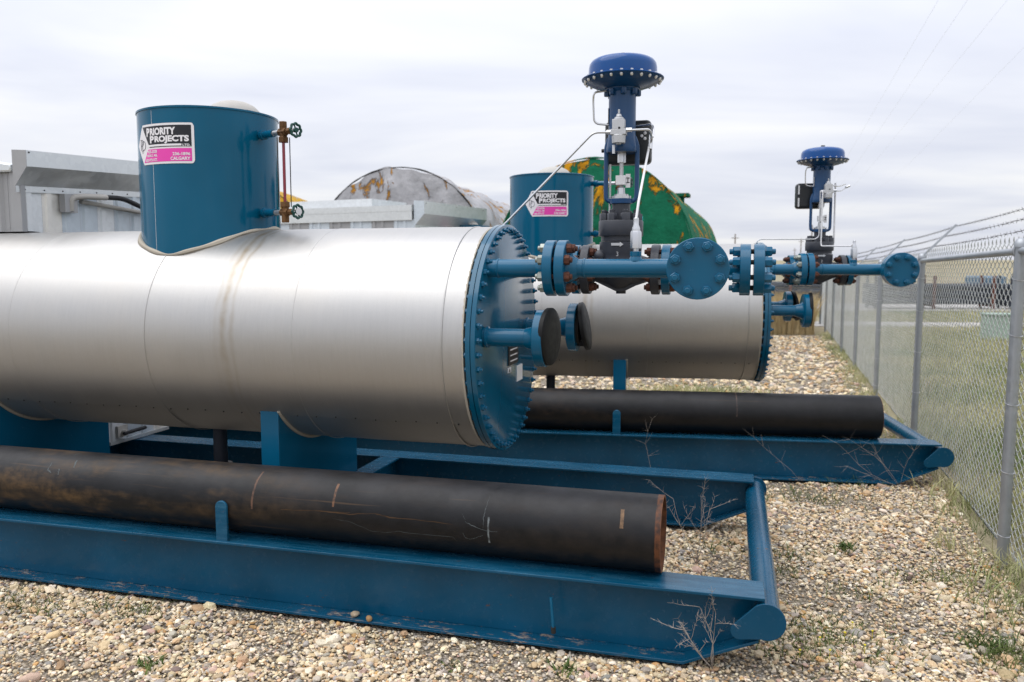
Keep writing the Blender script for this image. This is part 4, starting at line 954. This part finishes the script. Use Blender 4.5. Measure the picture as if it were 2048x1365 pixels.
o = empty('trailer', (24.9, 42, gz(24.9, 42) - .2), R(-6)); tag(o, 'blue grey trailer far beyond the fence at right', 'trailer')
MB().box((-.3, 0, .8), (.9, 2.2, 1.6)).build('body', 'far_blue', o, bevel=.12); MB().box((-1.4, .3, .6), (2.6, 1.9, .78)).build('chassis', 'far_dark', o)
for u in (-.6, .9):
    MB().lathe((u, -.02, .42), (0, 1, 0), [(0, .3), (.03, .42), (.25, .42), (.28, .3)], 24).build('wheel', 'rubber', o)
o = empty('pedestal', (12.55, 20.7, gz(12.5, 20.7) - .03), R(-10)); tag(o, 'pale green utility box standing in the grass beyond the fence', 'utility box')
MB().box((-.32, -.2, 0), (.32, .25, .64)).build('cabinet', 'pedestal_green', o, bevel=.02); MB().prism([(-.35, -.24), (.35, -.24), (.35, .29), (-.35, .29)], .05, .64, 'w').build('lid', 'pedestal_green', o, bevel=.01)
POLES = [(1467, 90, 469, 'utility pole just right of the green tank on the skyline'), (1598, 120, 478, 'utility pole left of the far control valve, carrying the wires'), (1619, 100, 452, 'tallest utility pole, right behind the far control valve'), (1586, 170, 497, 'smallest utility pole on the skyline')]
tops = {}
for px, d, py, lb in POLES:
    x = (px - 1024) / 1605.8 * d; z0 = gz(x, d); zt = 1.7 + (529.5 - py) / 1605.8 * d
    o = empty('utility_pole', (x, d, z0)); tag(o, lb, 'utility pole', 'utility poles')
    MB().cyl((0, 0, -.3), (0, 0, zt - z0), .10, 10, .07).build('pole', 'pole_wood', o)
    MB().box((-.4, -.05, zt - z0 - .5), (.4, .05, zt - z0 - .43)).build('crossarm', 'pole_wood', o)
    tops[px] = Vector((x, d, zt))
def ray(px, py, d):
    th_ = R(5.448); x = (px - 1024) / 1605.8; y = -(py - 682.5) / 1605.8
    r_ = Vector((x, math.cos(th_) + y * math.sin(th_), -math.sin(th_) + y * math.cos(th_))); return Vector((0, 0, 1.7)) + r_ * (d / r_.y)
for i, ((xa, ya), (xb, yb)) in enumerate([((1703, 300), (1935, -100)), ((1724, 312), (2003, -100)), ((1758, 314), (2097, -100)), ((1832, 314), (2241, -100))]):
    q1, q2 = ray(xa, ya, 40), ray(xb, yb, 15); q0 = tops[1598] + Vector((-.9 + .6 * i, 0, -.3))
    pts = [q0 * (1 - f) ** 2 + (q1 * 2 - (q0 + q2) * .5) * 2 * f * (1 - f) * .5 + (q0 * .5 + q2 * .5) * f * (1 - f) + q2 * f ** 2 for f in np.linspace(0, 1, 40)]
    pts = [q1 + (q2 - q1) * f for f in np.linspace(-.0, 1.2, 8)]
    pre = [q0 * (1 - f) ** 2 + (q1 + (q1 - q2) * .55) * 2 * f * (1 - f) + q1 * f ** 2 for f in np.linspace(0, 1, 24)]
    tag(MB().tube(pre[:-1] + pts, .0022, 4).build('power_line', 'galv_hood', sharp=180), ['leftmost', 'second from left', 'third from left', 'rightmost'][i] + ' of the four thin power lines in the sky at right', 'wire', 'overhead power lines')

# ------------------------------------------------------------------ gravel: instanced stones
def ulocal(unit, x, y):
    (px, py, _), yw = unit; a = R(yw); dx, dy = x - px, y - py
    return np.cos(a) * dx + np.sin(a) * dy, -np.sin(a) * dx + np.cos(a) * dy
def scatter(n, y0, y1, expo, rng):
    # depth density: roughly constant number per pixel area near the camera
    f = rng.rand(n); d = (y0 ** expo + f * (y1 ** expo - y0 ** expo)) ** (1 / expo)
    x = (rng.rand(n) * 2 - 1) * (.66 * d + .35); return x, d
rng = np.random.RandomState(4)
PX, PY, PR, PD = [], [], [], []
for n, y0, y1, ex, lo_, hi_ in ((170000, 2.75, 9.5, .75, .0045, .0115), (26000, 2.75, 11, .9, .010, .0185), (3600, 2.8, 12, .9, .015, .030), (26000, 9.0, 21.5, 1.2, .012, .030)):
    x, y = scatter(n, y0, y1, ex, rng)
    r_ = lo_ + (hi_ - lo_) * rng.rand(n) ** 1.7
    r_ = r_ * np.maximum(1, (y / 5.) ** .35)
    PX.append(x); PY.append(y); PR.append(r_)
PX, PY, PR = map(np.concatenate, (PX, PY, PR))
u1, v1_ = ulocal(U1, PX, PY); u2, v2_ = ulocal(U2, PX, PY)
keep = PX < FX + np.tan(FA) * (PY - FY) - .06
for (u_, v_) in ((u1, v1_), (u2, v2_)):
    for vb in (0., W): keep &= ~((np.abs(v_ - vb) < BF + .006) & (u_ < -.30))
pat = np.sin(PX * 2.3 + 1.3 * np.sin(PY * 1.7)) * np.sin(PY * 2.9 + 1.1 * np.sin(PX * 1.9 + 2)) + .5 * np.sin(PX * 6.1 + PY * 4.3)
keep &= ~((pat > .45) & (PR > .009) & (rng.rand(len(PX)) < .75) & (PY < 9)) & ~((pat > .75) & (rng.rand(len(PX)) < .45) & (PY < 9))
keep &= ~((u1 < -1.2) & (v1_ > .3) & (v1_ < 1.7))          # deep under the near tank, never in view
keep &= ~((u1 < -3.2) & (v1_ > .2))
PX, PY, PR = PX[keep], PY[keep], PR[keep]; N = len(PX)
PZ = np.where(PY > 4.3, -.013 * np.minimum(PY - 4.3, 24), 0) + PR * .16 - .022 + np.minimum(.012, rng.rand(N) * .012)
pal = np.array([(.52, .45, .34), (.46, .37, .25), (.58, .52, .43), (.40, .33, .24), (.36, .335, .31), (.27, .265, .27), (.66, .62, .55), (.50, .36, .24), (.33, .24, .16), (.19, .175, .165), (.42, .27, .13), (.60, .53, .40), (.43, .40, .37), (.15, .12, .12), (.40, .30, .27)])
pp = np.array([14, 12, 12, 9, 8, 6, 8, 6, 5, 4, 2.5, 10, 7, 2, 3.]); pp /= pp.sum()
colr = pal[rng.choice(len(pal), N, p=pp)] * (.78 + .44 * rng.rand(N, 1)) * (1 + .06 * (rng.rand(N, 3) - .5)) * np.array([1.50, 1.43, 1.29])
me = bpy.data.meshes.new('gravel'); me.vertices.add(N); me.vertices.foreach_set('co', np.stack([PX, PY, PZ], 1).astype(np.float32).ravel())
def attr(nm, ty, data, key):
    a = me.attributes.new(nm, ty, 'POINT'); a.data.foreach_set(key, np.ascontiguousarray(data).ravel())
rot = np.stack([(rng.rand(N) - .5) * .9, (rng.rand(N) - .5) * .9, rng.rand(N) * 6.283], 1).astype(np.float32)
scl = (PR[:, None] * np.stack([.85 + .6 * rng.rand(N), .7 + .45 * rng.rand(N), .40 + .38 * rng.rand(N)], 1)).astype(np.float32)
attr('rot', 'FLOAT_VECTOR', rot, 'vector'); attr('scl', 'FLOAT_VECTOR', scl, 'vector'); attr('idx', 'INT', rng.randint(0, 8, N).astype(np.int32), 'value')
attr('col', 'FLOAT_COLOR', np.concatenate([colr, np.ones((N, 1))], 1).astype(np.float32), 'color')
gob = bpy.data.objects.new('gravel', me); COL.objects.link(gob); tag(gob, 'loose tan and grey pebbles covering the yard', 'gravel', kind='stuff'); me.materials.append(M['stone'])
g = bpy.data.node_groups.new('gravel_nodes', 'GeometryNodeTree')
g.interface.new_socket('Geometry', in_out='INPUT', socket_type='NodeSocketGeometry'); g.interface.new_socket('Geometry', in_out='OUTPUT', socket_type='NodeSocketGeometry')
def gn(t_, **k):
    q = g.nodes.new(t_)
    for a, b in k.items(): setattr(q, a, b)
    return q
gi, go = gn('NodeGroupInput'), gn('NodeGroupOutput'); jn = gn('GeometryNodeJoinGeometry')
for k in range(8):
    ico = gn('GeometryNodeMeshIcoSphere'); ico.inputs['Radius'].default_value = 1.0; ico.inputs['Subdivisions'].default_value = 2
    ps = gn('GeometryNodeInputPosition'); off = gn('ShaderNodeVectorMath', operation='ADD'); g.links.new(ps.outputs[0], off.inputs[0]); off.inputs[1].default_value = (k * 3.7 + 1, k * 1.3, k * 7.1)
    nz_ = gn('ShaderNodeTexNoise'); nz_.inputs['Scale'].default_value = .8 if k % 2 else 1.15; nz_.inputs['Detail'].default_value = 2.0; g.links.new(off.outputs[0], nz_.inputs['Vector'])
    sb_ = gn('ShaderNodeVectorMath', operation='SUBTRACT'); g.links.new(nz_.outputs['Color'], sb_.inputs[0]); sb_.inputs[1].default_value = (.5, .5, .5)
    ml = gn('ShaderNodeVectorMath', operation='SCALE'); g.links.new(sb_.outputs[0], ml.inputs[0]); ml.inputs['Scale'].default_value = 1.5
    sp = gn('GeometryNodeSetPosition'); g.links.new(ico.outputs[0], sp.inputs['Geometry']); g.links.new(ml.outputs[0], sp.inputs['Offset'])
    ss = gn('GeometryNodeSetShadeSmooth'); g.links.new(sp.outputs[0], ss.inputs[0]); ss.inputs['Shade Smooth'].default_value = bool(k % 2)
    sm = gn('GeometryNodeSetMaterial'); g.links.new(ss.outputs[0], sm.inputs[0]); sm.inputs['Material'].default_value = M['stone']
    gti = gn('GeometryNodeGeometryToInstance'); g.links.new(sm.outputs[0], gti.inputs[0]); g.links.new(gti.outputs[0], jn.inputs[0])
def na(nm, ty): q = gn('GeometryNodeInputNamedAttribute', data_type=ty); q.inputs['Name'].default_value = nm; return q.outputs[0]
m2p = gn('GeometryNodeMeshToPoints'); g.links.new(gi.outputs[0], m2p.inputs[0])
iop = gn('GeometryNodeInstanceOnPoints'); g.links.new(m2p.outputs[0], iop.inputs['Points']); g.links.new(jn.outputs[0], iop.inputs['Instance'])
iop.inputs['Pick Instance'].default_value = True; g.links.new(na('idx', 'INT'), iop.inputs['Instance Index'])
e2r = gn('FunctionNodeEulerToRotation'); g.links.new(na('rot', 'FLOAT_VECTOR'), e2r.inputs[0]); g.links.new(e2r.outputs[0], iop.inputs['Rotation'])
g.links.new(na('scl', 'FLOAT_VECTOR'), iop.inputs['Scale']); g.links.new(iop.outputs[0], go.inputs[0])
mod = gob.modifiers.new('stones', 'NODES'); mod.node_group = g

# two pebbles sitting on the beam flange and a few that stand out
def pebble(p, r, sc, mat, label):
    mb = MB().sphere((0, 0, 0), r, 14, 9, sc); ph = random.random() * 6
    mb.v = [tuple(Vector(q) * (1 + .16 * math.sin(q[0] / r * 2 + ph) + .12 * math.sin(q[1] / r * 3 + ph * 2))) for q in mb.v]
    o = mb.build('pebble', mat, sharp=80); o.location = p; o.rotation_euler = (0, 0, random.random() * 3); tag(o, label, 'stone', 'loose stones')
def wl1(u, v, w):
    (px, py, pz), yw = U1; a = R(yw); return (px + math.cos(a) * u - math.sin(a) * v, py + math.sin(a) * u + math.cos(a) * v, w)
pebble(wl1(-1.87, -.060, .025), .017, (1.3, 1, .8), 'stone_single', 'pale tan pebble lying on the lower flange of the front skid beam')
pebble(wl1(-1.79, -.083, .024), .015, (1.1, 1, .9), 'stone_orange', 'orange tan pebble at the lower flange edge of the front skid beam')

# ------------------------------------------------------------------ vegetation
def blades(name, pts, mat, hgt, wid, lean, seed, segs=2, parent=None):
    rg_ = np.random.RandomState(seed); n = len(pts); P_ = np.array(pts, float)
    h = hgt[0] + (hgt[1] - hgt[0]) * rg_.rand(n); a = rg_.rand(n) * 6.283; l = lean * h * (.3 + rg_.rand(n)); w = wid * (.6 + .8 * rg_.rand(n)); a2 = rg_.rand(n) * 6.283
    vs_ = np.zeros((n, 2 * segs + 1, 3)); 
    for k in range(segs):
        f = k / segs; c = P_ + np.stack([np.cos(a) * l * f * f, np.sin(a) * l * f * f, h * f * (1 - .15 * f)], 1); o_ = np.stack([np.cos(a2), np.sin(a2), 0 * a2], 1) * (w * (1 - .4 * f))[:, None]
        vs_[:, 2 * k] = c - o_; vs_[:, 2 * k + 1] = c + o_
    vs_[:, -1] = P_ + np.stack([np.cos(a) * l, np.sin(a) * l, h * .88], 1)
    m = 2 * segs + 1; fs = []
    for i in range(n):
        b = i * m
        for k in range(segs - 1): fs.append((b + 2 * k, b + 2 * k + 1, b + 2 * k + 3, b + 2 * k + 2))
        fs.append((b + 2 * segs - 2, b + 2 * segs - 1, b + 2 * segs))
    me = bpy.data.meshes.new(name); me.from_pydata(vs_.reshape(-1, 3).tolist(), [], fs); me.materials.append(M[mat]); me.update()
    return put(name, me, parent)
def gpt(x, y, dz=0.): return (x, y, gz(x, y) + dz)
rg = np.random.RandomState(9)
# tall dry grass beyond the end of the gravel
pts = []
for i in range(26000):
    y = 22.3 + 3.6 * rg.rand() ** 1.5; x = -2 + rg.rand() * (fence_x(y) + 1.6); pts.append(gpt(x, y, -.03))
tag(blades('dry_grass', pts, 'grass_dry', (.75, 1.45), .007, .35, 1, 3), 'tall dry straw coloured grass beyond the end of the gravel', 'grass', kind='stuff')
# field beyond the fence
pts = []
for i in range(90000):
    y = 2.5 + 38 * rg.rand() ** 1.6; x = fence_x(y) + .12 + (y * .30 + 2.0) * rg.rand()
    if 26.2 < y + (x - 9) * .125 < 28.6 or 35.2 < y: continue
    pts.append(gpt(x, y, -.04))
tag(blades('field_grass', pts, 'grass_field', (.07, .22), .0045, .6, 2, 2), 'short green and tan grass in the field beyond the fence', 'grass', kind='stuff')
# grass along the foot of the fence and thin tufts in the gravel
pts = []
for c in range(85):
    y = 3.0 + 19 * rg.rand() ** 1.3; x = fence_x(y) - .10 + .16 * rg.randn() * .7; s = .05 + .10 * rg.rand()
    for k in range(45): pts.append(gpt(min(x + s * rg.randn(), fence_x(y) + .3), y + s * rg.randn() * 1.4, -.01))
tag(blades('fence_grass', pts, 'grass_field', (.05, .17), .003, .9, 3, 3), 'scruffy grass growing along the foot of the fence', 'grass', kind='stuff')
# sparse ground weeds
def ground_at(px, py, z=0.):
    q = ray(px, py, 10); d = q - Vector((0, 0, 1.7)); t_ = (z - 1.7) / d.z; return Vector((0, 0, 1.7)) + d * t_
pts = []
SPOTS = [(1690, 1290, .16, 160), (1620, 1290, .13, 110), (1660, 1250, .12, 80), (1720, 1180, .1, 50), (1590, 1110, .08, 50), (1560, 990, .12, 60), (1650, 1000, .12, 50), (1700, 970, .12, 40), (1430, 1090, .1, 40), (1560, 1140, .08, 40), (1860, 1155, .13, 110), (1690, 1100, .05, 30),
         (80, 1215, .10, 60), (200, 1215, .06, 30), (280, 1220, .05, 40), (20, 1200, .08, 50), (1960, 1010, .1, 80), (1985, 1060, .1, 90), (2030, 1150, .12, 120), (2040, 1210, .12, 120), (1985, 1280, .07, 60), (2000, 1310, .08, 90), (2035, 1330, .06, 60)]
for px, py, s, n in SPOTS:
    q = ground_at(px, py)
    for k in range(int(n * 1.8)): pts.append((q.x + s * rg.randn() * 1.1, q.y + s * rg.randn() * .8, -.018))
tag(blades('ground_weeds', pts, 'grass_green', (.02, .075), .0022, 1.3, 4, 2), 'sparse low weeds growing through the gravel', 'weeds', kind='stuff')
pts = []
for i in range(16000):
    x = 1.0 + rg.rand() * 3.2; y = 9.9 + 2.2 * rg.rand()
    if rg.rand() < .75 * math.exp(-((x - 2.5) / .75) ** 2 - ((y - 10.9) / .6) ** 2): pts.append(gpt(x, y))
tag(blades('yellow_green_weeds', pts, 'grass_field', (.03, .12), .004, .9, 6, 2), 'yellow green weed patch on the gravel under the second tank', 'weeds', kind='stuff')
fl = MB()
for px, py in [(1705, 1245), (1690, 1265), (1640, 1275), (1730, 1290), (1600, 1300), (1560, 1262), (1745, 1262), (1660, 1300)]:
    q = ground_at(px, py, .03); fl.sphere(q, .006, 8, 5, (1, 1, .6)); fl.tube([q - Vector((0, 0, .05)), q], .0012, 4)
tag(fl.build('yellow_flowers', 'flower_yellow'), 'tiny yellow flowers among the weeds right of the near skid corner', 'flowers', kind='stuff')
def tuft(px, py, label, n=60, s=.03, h=.05):
    q = ground_at(px, py, -.018); o = empty('green_weed', q); tag(o, label, 'weed', 'green weeds')
    p_ = [(s * rg.randn(), s * rg.randn(), 0) for k in range(n)]
    blades('leaf_cluster', p_, 'grass_green', (.4 * h, h), .005, 1.2, int(px), 2, o)
tuft(300, 1335, 'small dark green weed in the gravel at lower left'); tuft(1690, 1098, 'bright green weed on open gravel right of the crossbar', 50, .025, .05)
tuft(905, 1335, 'green sprig between stones at the bottom edge', 30, .03, .03); tuft(1130, 1345, 'low green weed at the bottom edge left of the dry weed', 40, .03, .05); tuft(1985, 1300, 'dark green weed clump near the lower right corner', 110, .055, .07)
def twig(mb, p, d, L, r, depth, rgx):
    pts = [p]; dd = d.copy()
    for k in range(5):
        dd = (dd + Vector((rgx.randn(), rgx.randn(), rgx.randn() * .5 + .04)) * .13).normalized(); pts.append(pts[-1] + dd * (L / 5))
    mb.tube(pts, r, 4, False, [r * (1 - .14 * k) for k in range(6)])
    if depth:
        for k in range(2, 6):
            for _ in range(2 if depth > 1 else 3):
                if rgx.rand() < .72:
                    e_ = (dd * .7 + Vector((rgx.randn(), rgx.randn(), rgx.randn() * .6 + .2)) * .75).normalized(); twig(mb, pts[k], e_, L * (.42 if depth > 1 else .22), r * .6, depth - 1, rgx)
def dry_weed(px, py, z, stems, label, seed, hgt, d=None):
    q = ground_at(px, py, z); o = empty('dry_weed', q); tag(o, label, 'weed', 'dry weed stalks'); rgx = np.random.RandomState(seed)
    for (lx, lz, ly) in stems:
        mb = MB(); v = Vector((lx, ly, lz)); twig(mb, Vector((0, 0, 0)), v.normalized(), v.length, .0024 if z == 0 else .0013, 2 if z == 0 else 1, rgx); mb.build('stem', 'stem_dry', o, sharp=180)
dry_weed(1425, 1338, 0, [(-.17, .25, .02), (.01, .27, .0), (-.06, .29, -.02), (-.10, .14, -.03)], 'bare branching dry weed in front of the near skid corner', 2, .3)
dry_weed(1392, 1128, 0, [(.05, .42, .0), (-.13, .38, .03), (.07, .33, -.02)], 'tall purple grey dry weed standing between the near skid beams', 5, .4)
dry_weed(1800, 975, -.02, [(-.55, .30, -.05), (-.38, .36, -.03), (-.46, .2, -.08), (.02, .40, 0), (-.25, .33, -.05)], 'tangle of pale dry stalks leaning on the second skid beam', 8, .5)
dry_weed(1600, 962, -.02, [(-.42, .34, -.03)], 'single long dry stalk leaning left across the second skid beam', 3, .4)
dry_weed(1300, 960, -.02, [(-.02, .50, .0)], 'thin dry stalk in front of the second skid near its tab', 12, .5)
